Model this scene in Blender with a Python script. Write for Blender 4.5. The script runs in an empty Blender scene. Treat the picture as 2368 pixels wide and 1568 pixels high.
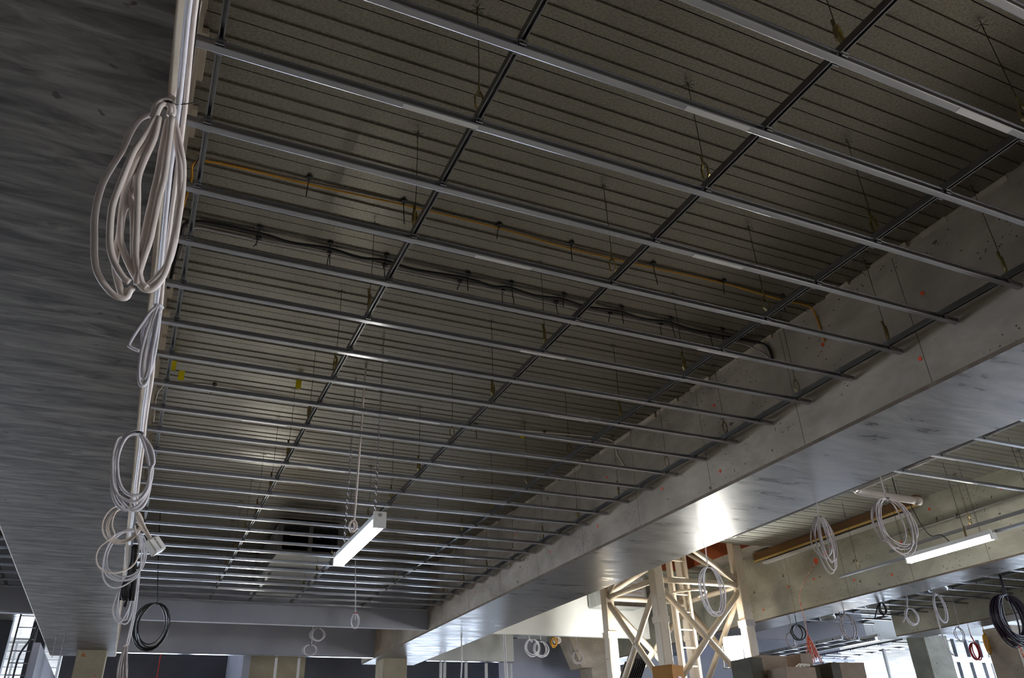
import bpy, bmesh, math, random
from mathutils import Vector, Matrix, Quaternion

# ------------------------------------------------------------------ camera, world, exposure
SC = bpy.context.scene
COL = SC.collection
random.seed(7)
YAW, PITCH, ROLL = 0.4451, 0.508, -0.0391
CAM = Vector((0.088, -2.338, 1.6))
fwd = Vector((math.sin(YAW) * math.cos(PITCH), math.cos(YAW) * math.cos(PITCH), math.sin(PITCH)))
r0 = Vector((math.cos(YAW), -math.sin(YAW), 0)); u0 = r0.cross(fwd)
rgt = r0 * math.cos(ROLL) + u0 * math.sin(ROLL)
upv = u0 * math.cos(ROLL) - r0 * math.sin(ROLL)
cd = bpy.data.cameras.new('camera'); cam = bpy.data.objects.new('camera', cd); COL.objects.link(cam)
cd.sensor_fit = 'HORIZONTAL'; cd.sensor_width = 36.0; cd.lens = 1808.95 / 2368 * 36.0
cd.clip_start = 0.05; cd.clip_end = 200
cam.matrix_world = Matrix(((rgt.x, upv.x, -fwd.x, CAM.x), (rgt.y, upv.y, -fwd.y, CAM.y), (rgt.z, upv.z, -fwd.z, CAM.z), (0, 0, 0, 1)))
SC.camera = cam
W = bpy.data.worlds.new('sky'); SC.world = W; W.use_nodes = True
bg = W.node_tree.nodes['Background']
bg.inputs[0].default_value = (0.68, 0.80, 1.0, 1); bg.inputs[1].default_value = 5.2
SC.view_settings.view_transform = 'Standard'; SC.view_settings.look = 'None'
SC.view_settings.gamma = 1.0; SC.view_settings.use_curve_mapping = False
SC.view_settings.exposure = 1.32

# lamp strengths (radiance of the glowing faces)
TUBE, FLOOD, FLOOD_FAR, FLOOD_ADDED = 12.0, 210.0, 75.0, 360.0

# ------------------------------------------------------------------ materials
def srgb(r, g, b):
    f = lambda c: c / 12.92 if c <= 0.04045 else ((c + 0.055) / 1.055) ** 2.4
    return (f(r / 255), f(g / 255), f(b / 255), 1)

def mat(name, c1, c2=None, rough=0.6, metal=0.0, scale=(3, 3, 3), detail=6.0, lo=0.35, hi=0.65, bump=0.0, bscale=40.0, rough2=None,
        spots=None, spot_col=None, spot_scale=30.0, spot_lo=0.70, coat=0.0, distort=0.0, joint=None, pits=None, spec=0.5):
    m = bpy.data.materials.new(name); m.use_nodes = True
    nt = m.node_tree; N = nt.nodes; L = nt.links; b = N['Principled BSDF']
    b.inputs['Roughness'].default_value = rough; b.inputs['Metallic'].default_value = metal
    if coat: b.inputs['Coat Weight'].default_value = coat; b.inputs['Coat Roughness'].default_value = 0.15
    b.inputs['Base Color'].default_value = c1; b.inputs['Specular IOR Level'].default_value = spec
    tc = N.new('ShaderNodeTexCoord')
    if c2 is not None:
        mp = N.new('ShaderNodeMapping'); mp.inputs['Scale'].default_value = scale; L.new(tc.outputs['Object'], mp.inputs[0])
        n = N.new('ShaderNodeTexNoise'); n.inputs['Scale'].default_value = 1.0; n.inputs['Detail'].default_value = detail
        n.inputs['Roughness'].default_value = 0.62; n.inputs['Distortion'].default_value = distort
        L.new(mp.outputs[0], n.inputs['Vector'])
        r = N.new('ShaderNodeValToRGB'); r.color_ramp.elements[0].position = lo; r.color_ramp.elements[1].position = hi
        r.color_ramp.elements[0].color = c1; r.color_ramp.elements[1].color = c2
        L.new(n.outputs['Fac'], r.inputs[0])
        out = r.outputs[0]
        if spot_col is not None:
            n2 = N.new('ShaderNodeTexNoise'); n2.inputs['Scale'].default_value = spot_scale; n2.inputs['Detail'].default_value = 2.0
            L.new(tc.outputs['Object'], n2.inputs['Vector'])
            r2 = N.new('ShaderNodeValToRGB'); r2.color_ramp.elements[0].position = spot_lo; r2.color_ramp.elements[1].position = spot_lo + 0.03
            r2.color_ramp.elements[0].color = (0, 0, 0, 1); r2.color_ramp.elements[1].color = (1, 1, 1, 1)
            L.new(n2.outputs['Fac'], r2.inputs[0])
            mx = N.new('ShaderNodeMix'); mx.data_type = 'RGBA'; mx.inputs[7].default_value = spot_col
            L.new(r2.outputs[0], mx.inputs[0]); L.new(out, mx.inputs[6]); out = mx.outputs[2]
        if pits is not None:                       # fine blowholes
            vo = N.new('ShaderNodeTexVoronoi'); vo.inputs['Scale'].default_value = pits; L.new(tc.outputs['Object'], vo.inputs['Vector'])
            lt = N.new('ShaderNodeMath'); lt.operation = 'LESS_THAN'; lt.inputs[1].default_value = 0.16; L.new(vo.outputs['Distance'], lt.inputs[0])
            n3 = N.new('ShaderNodeTexNoise'); n3.inputs['Scale'].default_value = 2.2; L.new(tc.outputs['Object'], n3.inputs['Vector'])
            gt = N.new('ShaderNodeMath'); gt.operation = 'GREATER_THAN'; gt.inputs[1].default_value = 0.54; L.new(n3.outputs['Fac'], gt.inputs[0])
            ml = N.new('ShaderNodeMath'); ml.operation = 'MULTIPLY'; L.new(lt.outputs[0], ml.inputs[0]); L.new(gt.outputs[0], ml.inputs[1])
            mx2 = N.new('ShaderNodeMix'); mx2.data_type = 'RGBA'; mx2.inputs[7].default_value = srgb(70, 62, 54)
            L.new(ml.outputs[0], mx2.inputs[0]); L.new(out, mx2.inputs[6]); out = mx2.outputs[2]
        if joint is not None:                      # thin formwork joint every so many metres along the beam
            sx = N.new('ShaderNodeSeparateXYZ'); L.new(tc.outputs['Object'], sx.inputs[0])
            dv = N.new('ShaderNodeMath'); dv.operation = 'MULTIPLY_ADD'; dv.inputs[1].default_value = 1 / joint; dv.inputs[2].default_value = 20.37; L.new(sx.outputs[1], dv.inputs[0])
            fr = N.new('ShaderNodeMath'); fr.operation = 'FRACT'; L.new(dv.outputs[0], fr.inputs[0])
            l2 = N.new('ShaderNodeMath'); l2.operation = 'LESS_THAN'; l2.inputs[1].default_value = 0.007 / joint; L.new(fr.outputs[0], l2.inputs[0])
            mx3 = N.new('ShaderNodeMix'); mx3.data_type = 'RGBA'; mx3.inputs[7].default_value = srgb(86, 78, 70)
            L.new(l2.outputs[0], mx3.inputs[0]); L.new(out, mx3.inputs[6]); out = mx3.outputs[2]
        L.new(out, b.inputs['Base Color'])
        if rough2 is not None:
            mr = N.new('ShaderNodeMapRange'); mr.inputs[1].default_value = lo; mr.inputs[2].default_value = hi
            mr.inputs[3].default_value = rough; mr.inputs[4].default_value = rough2
            L.new(n.outputs['Fac'], mr.inputs[0]); L.new(mr.outputs[0], b.inputs['Roughness'])
    if bump:
        nb = N.new('ShaderNodeTexNoise'); nb.inputs['Scale'].default_value = bscale; nb.inputs['Detail'].default_value = 4.0
        L.new(tc.outputs['Object'], nb.inputs['Vector'])
        bp = N.new('ShaderNodeBump'); bp.inputs['Strength'].default_value = bump; bp.inputs['Distance'].default_value = 0.01
        L.new(nb.outputs['Fac'], bp.inputs['Height']); L.new(bp.outputs[0], b.inputs['Normal'])
    return m

def emit(name, col, s):
    m = bpy.data.materials.new(name); m.use_nodes = True; b = m.node_tree.nodes['Principled BSDF']
    b.inputs['Base Color'].default_value = (0.8, 0.8, 0.8, 1); b.inputs['Emission Color'].default_value = col; b.inputs['Emission Strength'].default_value = s
    return m

M = {}
M['deck'] = mat('galvanised_deck', srgb(124, 119, 107), srgb(152, 146, 134), rough=0.34, metal=0.85, scale=(60, 90, 60), detail=3, bump=0.12, bscale=90, rough2=0.28)
M['deck_lit'] = mat('floodlit_galvanised_deck', srgb(146, 146, 139), srgb(170, 170, 162), rough=0.38, metal=0.5, scale=(60, 90, 60), detail=3, bump=0.2, bscale=90, rough2=0.32)  # same decking, with the flood lamp's brightening put into a paler colour
M['galv'] = mat('galvanised_steel', srgb(158, 159, 164), srgb(178, 179, 184), rough=0.23, metal=1.0, scale=(1.2, 5, 5), detail=2)
M['galv_new'] = mat('bright_galvanised_steel', srgb(214, 215, 218), srgb(228, 228, 230), rough=0.24, metal=1.0, scale=(2, 5, 5), detail=2)
M['galv_y'] = mat('galvanised_rail', srgb(116, 117, 120), srgb(142, 142, 144), rough=0.34, metal=1.0, scale=(5, 1.2, 5), detail=3, rough2=0.28)
M['zinc'] = mat('yellow_zinc', srgb(120, 108, 70), srgb(165, 150, 100), rough=0.4, metal=0.8, scale=(20, 20, 20))
M['wire'] = mat('steel_wire', srgb(70, 68, 62), rough=0.5, metal=0.7)
M['face'] = mat('cast_concrete_side', srgb(122, 112, 100), srgb(172, 160, 145), rough=0.85, scale=(1.3, 1.3, 2.2), lo=0.3, hi=0.7, bump=0.15, bscale=25,
                spot_col=srgb(78, 70, 62), spot_scale=9, spot_lo=0.72, distort=0.4, detail=11, joint=1.2, pits=24)
M['face_grey'] = mat('grey_green_concrete_side', srgb(128, 126, 114), srgb(170, 168, 154), rough=0.85, scale=(1.3, 1.3, 2.2), lo=0.3, hi=0.7, bump=0.15, bscale=25,
                spot_col=srgb(84, 80, 70), spot_scale=9, spot_lo=0.72, distort=0.4, detail=11, joint=1.2, pits=24)
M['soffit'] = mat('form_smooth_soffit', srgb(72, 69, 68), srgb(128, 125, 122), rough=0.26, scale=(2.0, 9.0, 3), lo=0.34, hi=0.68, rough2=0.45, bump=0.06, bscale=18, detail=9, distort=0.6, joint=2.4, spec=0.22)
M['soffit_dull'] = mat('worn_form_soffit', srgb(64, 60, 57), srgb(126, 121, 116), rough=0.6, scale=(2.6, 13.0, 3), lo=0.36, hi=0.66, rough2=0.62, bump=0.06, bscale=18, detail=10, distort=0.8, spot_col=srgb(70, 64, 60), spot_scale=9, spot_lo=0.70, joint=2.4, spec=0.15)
M['chamfer'] = mat('concrete_edge', srgb(150, 138, 122), srgb(182, 170, 152), rough=0.8, scale=(3, 3, 3))
M['chamfer_dark'] = mat('rough_dark_edge', srgb(88, 78, 68), srgb(112, 100, 88), rough=0.9, scale=(6, 6, 6))
M['slab'] = mat('slab_concrete', srgb(120, 114, 104), srgb(150, 142, 130), rough=0.9, scale=(2, 2, 2))
M['floor'] = mat('floor_concrete', srgb(176, 170, 160), srgb(196, 190, 180), rough=0.7, scale=(0.6, 0.6, 0.6))
M['plaster'] = mat('blue_grey_plasterboard', srgb(156, 158, 170), srgb(166, 168, 179), rough=0.8, scale=(1.5, 1.5, 1.5), spot_col=srgb(180, 180, 184), spot_scale=14, spot_lo=0.78)
M['white'] = mat('white_plasterboard', srgb(206, 208, 205), srgb(220, 221, 218), rough=0.75, scale=(1, 1, 1))
M['column'] = mat('tan_concrete', srgb(150, 140, 118), srgb(172, 162, 140), rough=0.85, scale=(2, 2, 2), spot_col=srgb(176, 110, 70), spot_scale=5, spot_lo=0.74)
M['mast'] = mat('cream_paint', srgb(172, 160, 142), srgb(194, 182, 164), rough=0.55, scale=(3, 3, 1), spot_col=srgb(96, 72, 52), spot_scale=28, spot_lo=0.72)
M['cable'] = mat('white_cable', srgb(226, 212, 202), srgb(236, 224, 216), rough=0.45, scale=(9, 9, 9))
M['cable_b'] = mat('cool_white_cable', srgb(206, 202, 208), srgb(222, 218, 222), rough=0.45, scale=(9, 9, 9))
M['clear'] = mat('translucent_white_cable', srgb(142, 134, 134), srgb(176, 167, 167), rough=0.35, scale=(9, 9, 9))
M['black'] = mat('black_cable', srgb(26, 24, 26), rough=0.4)
M['purple'] = mat('purple_black_cable', srgb(36, 26, 44), rough=0.4)
M['rubber'] = mat('dark_plastic', srgb(34, 34, 36), rough=0.5)
M['yellow'] = mat('yellow_cable', srgb(196, 138, 20), rough=0.5)
M['tag'] = mat('yellow_tag', srgb(214, 196, 20), rough=0.5)
M['orange'] = mat('orange_plastic', srgb(206, 74, 32), rough=0.5)
M['red'] = mat('red_cable', srgb(170, 30, 28), rough=0.5)
M['rope'] = mat('red_white_rope', srgb(196, 70, 44), srgb(226, 210, 200), rough=0.8, scale=(60, 60, 60), lo=0.45, hi=0.55, detail=1)
M['pvc'] = mat('grey_pvc', srgb(146, 138, 132), srgb(160, 152, 146), rough=0.4, scale=(2, 2, 2))
M['timber'] = mat('formwork_timber', srgb(74, 48, 18), srgb(104, 72, 30), rough=0.7, scale=(12, 1.2, 12))
M['timber_edge'] = mat('pale_timber_edge', srgb(176, 144, 76), srgb(196, 164, 96), rough=0.7, scale=(8, 1, 8))
M['orange_ply'] = mat('orange_formply', srgb(112, 52, 22), srgb(140, 72, 34), rough=0.6, scale=(2, 2, 2))
M['card'] = mat('grey_cardboard', srgb(128, 112, 98), srgb(146, 130, 116), rough=0.9, scale=(3, 3, 3))
M['card_d'] = mat('dark_cardboard', srgb(70, 68, 60), srgb(86, 84, 74), rough=0.9, scale=(3, 3, 3))
M['card_o'] = mat('brown_cardboard', srgb(150, 104, 50), srgb(168, 120, 62), rough=0.9, scale=(4, 4, 4))
M['ink'] = mat('dark_print', srgb(50, 36, 22), rough=0.9)
M['paper'] = mat('white_paper', srgb(216, 212, 210), rough=0.9)
M['lampbody'] = mat('white_lamp_housing', srgb(208, 208, 206), srgb(216, 216, 214), rough=0.4, scale=(3, 3, 3))
M['plug'] = mat('white_plug', srgb(220, 218, 214), rough=0.4)
M['duct'] = mat('duct_sheet', srgb(150, 152, 152), srgb(188, 190, 190), rough=0.4, metal=0.7, scale=(2, 6, 2), rough2=0.3)
M['dark'] = mat('dark_wall', srgb(74, 74, 82), srgb(86, 86, 94), rough=0.85, scale=(1, 1, 1))
M['glass'] = bpy.data.materials.new('window_glass'); M['glass'].use_nodes = True
_b = M['glass'].node_tree.nodes['Principled BSDF']; _b.inputs['Transmission Weight'].default_value = 1.0; _b.inputs['Roughness'].default_value = 0.0; _b.inputs['IOR'].default_value = 1.02
M['tube'] = emit('lit_diffuser', (1.0, 0.96, 0.88, 1), TUBE)
M['flood'] = emit('lit_flood_face', (1.0, 0.98, 0.9, 1), FLOOD)
M['flood_added'] = emit('lit_flood_face_added', (1.0, 0.97, 0.93, 1), FLOOD_ADDED)
M['flood_far'] = emit('lit_flood_face_far', (1.0, 0.98, 0.9, 1), FLOOD_FAR)

# ------------------------------------------------------------------ mesh helpers
class MB:
    def __init__(s): s.v = []; s.f = []; s.mi = []
    def add(s, vs, fs, mi=0):
        o = len(s.v); s.v += [tuple(v) for v in vs]; s.f += [tuple(i + o for i in f) for f in fs]; s.mi += [mi] * len(fs); return s
    def box(s, x0, x1, y0, y1, z0, z1, mi=0):
        return s.add([(x0, y0, z0), (x1, y0, z0), (x1, y1, z0), (x0, y1, z0), (x0, y0, z1), (x1, y0, z1), (x1, y1, z1), (x0, y1, z1)],
                     [(3, 2, 1, 0), (4, 5, 6, 7), (0, 1, 5, 4), (1, 2, 6, 5), (2, 3, 7, 6), (3, 0, 4, 7)], mi)
    def prism(s, prof, axis, a, b, closed=True, mi=0, mis=None):
        n = len(prof); vs = []
        for t in (a, b):
            for p, q in prof: vs.append((t, p, q) if axis == 'x' else (p, t, q) if axis == 'y' else (p, q, t))
        o = len(s.v); s.v += vs
        for i in range(n if closed else n - 1):
            j = (i + 1) % n; s.f.append((o + i, o + j, o + n + j, o + n + i)); s.mi.append(mis[i] if mis else mi)
        if closed:
            s.f.append(tuple(o + i for i in range(n))[::-1]); s.f.append(tuple(o + n + i for i in range(n))); s.mi += [mi, mi]
        return s
    def tube(s, pts, r, n=6, closed=False, mi=0, flat=1.0):
        P = [Vector(p) for p in pts]; m = len(P); rings = []; ref = None; o = len(s.v)
        for i, p in enumerate(P):
            if closed: t = P[(i + 1) % m] - P[i - 1]
            else: t = (P[min(i + 1, m - 1)] - P[max(i - 1, 0)])
            if t.length < 1e-9: t = Vector((0, 0, 1))
            t.normalize()
            if ref is None:
                ref = Vector((0, 1, 0)) if abs(t.y) < 0.9 else Vector((1, 0, 0))
            a = (ref - t * ref.dot(t))
            if a.length < 1e-6: a = t.orthogonal()
            a.normalize(); ref = a; b = t.cross(a)
            rr = r[i] if isinstance(r, (list, tuple)) else r
            for k in range(n):
                w = 2 * math.pi * k / n; s.v.append(tuple(p + a * math.cos(w) * rr * flat + b * math.sin(w) * rr))
        last = m if closed else m - 1
        for i in range(last):
            j = (i + 1) % m
            for k in range(n):
                l = (k + 1) % n; s.f.append((o + i * n + k, o + i * n + l, o + j * n + l, o + j * n + k)); s.mi.append(mi)
        if not closed:
            s.f.append(tuple(o + k for k in range(n))[::-1]); s.f.append(tuple(o + (m - 1) * n + k for k in range(n))); s.mi += [mi, mi]
        return s
    def obox(s, c, ax, ay, az, mi=0):       # box from centre and three half-axis vectors
        c = Vector(c); ax, ay, az = Vector(ax), Vector(ay), Vector(az); vs = []
        for k in (-1, 1):
            for p, q in ((-1, -1), (1, -1), (1, 1), (-1, 1)): vs.append(c + ax * p + ay * q + az * k)
        return s.add(vs, [(3, 2, 1, 0), (4, 5, 6, 7), (0, 1, 5, 4), (1, 2, 6, 5), (2, 3, 7, 6), (3, 0, 4, 7)], mi)
    def mesh(s, name, mats, smooth=False):
        me = bpy.data.meshes.new(name); me.from_pydata(s.v, [], s.f)
        for m in (mats if isinstance(mats, (list, tuple)) else [mats]): me.materials.append(m)
        if max(s.mi, default=0): me.polygons.foreach_set('material_index', s.mi)
        if smooth: me.polygons.foreach_set('use_smooth', [True] * len(s.f))
        me.update(); return me
    def build(s, name, mats, parent=None, smooth=False, origin=None):
        if origin is not None:
            ox, oy, oz = origin; s.v = [(x - ox, y - oy, z - oz) for x, y, z in s.v]
        return link(name, s.mesh(name, mats, smooth), parent, origin)

def link(name, me, parent=None, loc=None, rot=None):
    o = bpy.data.objects.new(name, me); COL.objects.link(o)
    if parent is not None: o.parent = parent
    if loc is not None: o.location = loc
    if rot is not None: o.rotation_euler = rot
    return o

def tag(o, label=None, cat=None, group=None, kind=None):
    if label: o['label'] = label
    if cat: o['category'] = cat
    if group: o['group'] = group
    if kind: o['kind'] = kind
    return o
def empty(name, loc=(0, 0, 0)):
    o = bpy.data.objects.new(name, None); COL.objects.link(o); o.location = loc; o.empty_display_size = 0.1; return o
def thing(name, label, cat, group=None): return tag(empty(name), label, cat, group)
def struct(name, label, mb, mats, smooth=False):
    o = mb.build(name, mats, None, smooth); return tag(o, label, None, None, 'structure')

def smoothpath(pts, k=4):                  # Catmull-Rom
    P = [Vector(p) for p in pts]; out = []
    if len(P) < 3: return P
    for i in range(len(P) - 1):
        a, b, c, d = P[max(i - 1, 0)], P[i], P[i + 1], P[min(i + 2, len(P) - 1)]
        for j in range(k):
            t = j / k
            out.append(0.5 * ((2 * b) + (c - a) * t + (2 * a - 5 * b + 4 * c - d) * t * t + (3 * b - a - 3 * c + d) * t ** 3))
    out.append(P[-1]); return out
def jit(pts, d): 
    o = random.uniform(-d, d)
    return [Vector(p) + Vector((0, o + random.uniform(-d, d) * 0.3, 0)) for p in pts]
# ------------------------------------------------------------------ main dimensions (metres)
XL2, XL1, XF, XR2, XT1, XT2, X4A, X4B = -1.219, -0.114, 4.666, 5.85, 9.98, 10.74, 14.2, 14.95
ZB, ZD, ZG = 3.777, 4.842, 4.104          # beam soffit, deck underside, ceiling grid
V = Vector

# ------------------------------------------------------------------ structure
struct('floor', 'grey concrete floor slab of the building site', MB().box(-14, 30, -13, 30, -0.2, 0), M['floor'])
ceil = MB()
for x0, x1, y0, y1 in ((-14, 7.2, -13, 30), (9.42, 30, -13, 30), (7.2, 9.42, -13, 7.85), (7.2, 9.42, 10.1, 30)):
    ceil.box(x0, x1, y0, y1, ZD + 0.03, ZD + 0.25)
ceiling = struct('ceiling', 'concrete slab over ribbed galvanised steel decking', ceil, M['slab'])
PROF = [(0.003, 0.022), (0.003, 0), (0.092, 0), (0.096, 0.011), (0.120, 0.011), (0.124, 0), (0.200, 0), (0.204, 0.011), (0.228, 0.011), (0.232, 0), (0.297, 0), (0.297, 0.022)]
def sheets(x0, x1, k0, k1, m='deck'):
    me = MB().prism(PROF, 'x', x0, x1, closed=False).mesh('decking_sheet', M[m])
    for k in range(k0, k1): link('decking_sheet', me, ceiling, (0, -0.1 + 0.3 * k, ZD))
sheets(XL1, XF, -6, 37)
sheets(XR2, XT1, 0, 27, 'deck_lit'); sheets(XR2, 7.2, 27, 34, 'deck_lit'); sheets(XR2, XT1, 34, 37, 'deck_lit')
sheets(XT2, X4A, 12, 37); sheets(-5.0, XL2, 20, 37); sheets(-5.2, -1.36, 37, 68)

def beam(label, x0, x1, y0, y1, z0=ZB, top=ZD + 0.03, ch=0.02, sof='soffit', fm='face'):
    prof = [(x0 + ch, z0), (x1 - ch, z0), (x1, z0 + ch), (x1, top), (x0, top), (x0, z0 + ch)]
    mb = MB().prism(prof, 'y', y0, y1, mis=[1, 2, 0, 0, 0, 2])
    return struct('concrete_beam', label, mb, [M[fm], M[sof], M['chamfer' if sof == 'soffit_dull' else 'chamfer_dark']])
bL = beam('broad concrete beam along the left edge with cables hanging from its corner', XL2, XL1, -12.5, 14.95, sof='soffit_dull')
bR = beam('broad concrete beam crossing from upper right to the lower middle', XF, XR2, -12.5, 15.4)
bT = beam('concrete beam behind the lamp at the right, with orange plugs', XT1, XT2, -12.5, 17.0, fm='face_grey')
b4 = beam('farthest concrete beam at the lower right, near the bright windows', X4A, X4B, -12.5, 9.7, fm='face_grey')
# peeling joint strips at the deck
for bb, xa, xb in ((bL, XL1, XL1 + 0.035), (bR, XF - 0.03, XF)):
    mb = MB(); y = -2.2; random.seed(3)
    while y < 10.5:
        l = random.uniform(0.12, 0.4); d = random.uniform(0.2, 1.0)
        w = (xb - xa) * d
        mb.box(xa if bb is bL else xb - w, xa + w if bb is bL else xb, y, y + l, ZD - random.uniform(0.01, 0.05), ZD); y += l + random.uniform(0.0, 0.25)
    tag(mb.build('grout_lip', M['chamfer'], bb), 'ragged grout lip under the decking')
# orange form-tie plugs on the beam sides
def plugs(bb, x, pts, s=-1, r=0.016):
    for y, z in pts:
        n = 8; mb = MB()
        ring = [(x + s * 0.004, y + math.cos(2 * math.pi * i / n) * r, z + math.sin(2 * math.pi * i / n) * r) for i in range(n)]
        ring2 = [(x - s * 0.01, a, b) for _, a, b in ring]
        mb.add(ring + ring2, [tuple(range(n))] + [(i, (i + 1) % n, n + (i + 1) % n, n + i) for i in range(n)])
        mb.build('form_plug', M['orange'], bb)
plugs(bR, XF, [(0.62, 4.42), (0.79, 3.99), (1.55, 4.49), (2.93, 4.55), (3.0, 3.93), (3.9, 4.05), (4.9, 4.5), (5.2, 4.02), (6.4, 4.02), (7.4, 4.5), (8.9, 4.02)])
plugs(bT, XT1, [(3.9, 4.62), (4.5, 4.28), (5.0, 4.66), (5.6, 4.35), (6.6, 4.02), (6.9, 4.6), (8.0, 4.2), (8.7, 3.95), (7.4, 4.2), (5.9, 3.95)], r=0.02)
plugs(bT, XT1, [(7.28, 4.46), (7.05, 4.53)], r=0.05)

# perimeter walls, far enough away to sit outside the picture
wb = MB().box(-14, 30, -13, -12.6, 0, 5.0); struct('wall_back', 'dark wall behind the viewer', wb, M['dark'])
struct('wall_left', 'concrete wall at the far left', MB().box(-14, -13.6, -13, 12, 0, 5.0), M['slab'])
# bulkheads
def bulk(name, label, x0, x1, y, z0, z1, m, t=0.1, lip=True):
    o = struct(name, label, MB().box(x0, x1, y, y + t, z0, z1), m)
    if lip: MB().box(x0, x1, y - 0.004, y + t + 0.004, z0 - 0.012, z0 - 0.001).build('bottom_track', M['galv'], o)
    return o
bulk('wall_bulkhead', 'blue grey plasterboard bulkhead closing the far end of the batten ceiling', XL1, XF, 11.02, ZB + 0.03, ZD, M['plaster'], lip=False)
bulk('wall_bulkhead', 'second plasterboard bulkhead with a bright metal bottom edge, between the columns', XL1, XF, 14.4, ZB + 0.02, ZD, M['plaster'])
bulk('wall_bulkhead', 'blue grey bulkhead at the far left beyond the left beam', -6, XL2, 10.78, ZB + 0.02, ZD, M['plaster'], lip=False)
bulk('wall_bulkhead', 'brightly lit white bulkhead behind the crane mast', XR2, 9.1, 10.95, ZB, ZD, M['white'], lip=False)
bulk('wall_bulkhead', 'pale plasterboard bulkhead over the bare steel studs', XR2, 7.86, 14.5, ZB, ZD, M['white'])
bulk('wall_bulkhead', 'blue bulkhead behind the third beam with silver duct spigots', XT2, X4A, 10.45, ZB, ZD, M['plaster'], lip=False)
wf = MB()
for x0, x1, y in ((-1.25, 2.3, 19.0), (3.75, 9.6, 18.0), (9.6, 16.0, 19.2)):
    wf.box(x0, x1, y, y + 0.2, 3.3, ZD).box(x0, x1, y, y + 0.2, 0, 0.7)  # low gap is unseen, added so sky light reaches floor and battens
    x = x0
    while x < x1: wf.box(x, min(x + 0.35, x1), y + 0.01, y + 0.19, 0.7, 3.3); x += 2.4
struct('wall_far', 'dark grey wall at the far end above added low openings', wf, M['dark'])
struct('wall_infill', 'pale concrete wall seen between the pair of studs', MB().box(2.45, 3.75, 16.8, 17.0, 0, ZD), M['column'])
struct('wall_return', 'grey wall running away behind the steel studs', MB().box(2.3, 2.45, 16.0, 19.2, 0, ZD), M['plaster'])
struct('wall_grey', 'blue grey wall panel beside the concrete corbel', MB().box(7.95, 9.0, 15.4, 15.55, 0, 4.4).box(9.04, 10.6, 15.8, 15.95, 0, 4.4), M['plaster'])
struct('wall_side', 'grey wall at the far left behind the left column', MB().box(-1.35, -1.25, 13.2, 20, 0, 3.75), M['plaster'])
struct('wall_panel', 'bluish panel above the small far batten grid', MB().box(13.0, 18.4, 15.3, 15.4, 3.72, ZD), M['plaster'])
struct('wall_right', 'bluish wall panel behind the stacked boxes', MB().box(11.0, 15.4, 14.6, 14.8, 0, 4.0), M['plaster'])

# columns
def column(label, x0, x1, y0, y1, z1, m, z0=0):
    c = 0.012
    prof = [(x0 + c, y0), (x1 - c, y0), (x1, y0 + c), (x1, y1 - c), (x1 - c, y1), (x0 + c, y1), (x0, y1 - c), (x0, y0 + c)]
    return struct('concrete_column', label, MB().prism(prof, 'z', z0, z1), m)
column('tan concrete column under the end of the left beam', -0.74, -0.26, 14.1, 14.7, ZB, M['column'])
column('pale concrete column under the far end of the middle beam', 4.86, 5.36, 14.35, 14.95, ZB, M['column'])
column('grey concrete column between the window walls at the lower right', 17.2, 18.0, 11.5, 12.0, ZB + 0.4, M['face_grey'])
column('dark concrete column at the right edge of the picture', 15.3, 16.0, 8.0, 8.6, ZB, M['face'])
cb = MB().prism([(8.35, 4.35), (8.72, 3.5), (9.6, 3.5), (9.6, 4.35)], 'y', 13.0, 13.5)
o = struct('concrete_corbel', 'sloping concrete corbel behind the left mast post', cb, M['face']); 
struct('concrete_column', 'concrete column carrying the sloping corbel', MB().box(8.95, 9.6, 13.0, 13.5, 0, 3.499), M['face'])

# ------------------------------------------------------------------ suspended ceiling grids
HAT = [(-0.026, 0.026), (-0.021, 0.028), (-0.0182, 0.004), (-0.0165, 0.0012), (-0.0135, 0.0), (0.0135, 0.0), (0.0165, 0.0012), (0.0182, 0.004), (0.021, 0.028), (0.026, 0.026), (0.020, 0.0295), (0.0155, 0.0015), (-0.0155, 0.0015), (-0.020, 0.0295)]
RAIL = [(-0.0125, 0.0), (-0.0065, 0.0), (-0.0065, 0.004), (-0.0115, 0.004), (-0.0115, 0.036), (0.0115, 0.036), (0.0115, 0.004), (0.0065, 0.004), (0.0065, 0.0), (0.0125, 0.0), (0.0125, 0.038), (-0.0125, 0.038)]
clip_me = MB().box(-0.02, 0.02, -0.032, 0.032, -0.004, 0.006).box(-0.016, 0.016, -0.029, -0.024, -0.022, 0.0).box(-0.016, 0.016, 0.024, 0.029, -0.022, 0.0).mesh('locking_clip', M['galv'])
def hanger_meshes(top):
    w = MB(); w.tube([(0, 0, 0.10), (0.004, 0.002, top * 0.5), (0, 0, top)], 0.0022, 5)
    for a in range(6):
        d = V((math.cos(a * 1.1 + 0.3), math.sin(a * 1.1 + 0.3), -0.5)) * 0.035
        w.tube([(0, 0, top - 0.02), V((0, 0, top - 0.01)) + d], 0.002, 4)
    c = MB(); loop = [(0, 0, 0.0), (0.018, 0, 0.03), (0.018, 0, 0.085), (0.006, 0, 0.115), (-0.006, 0, 0.115), (-0.018, 0, 0.085), (-0.018, 0, 0.03)]
    c.tube(loop, 0.0045, 5, closed=True, flat=2.2); c.tube([(0, 0.004, 0.11), (0.002, 0.01, 0.16)], 0.005, 5, flat=1.6)
    return w.mesh('hanger_wire', M['wire']), c.mesh('spring_clip', M['zinc'])
HW, HC = hanger_meshes(ZD - ZG - 0.044)
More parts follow.
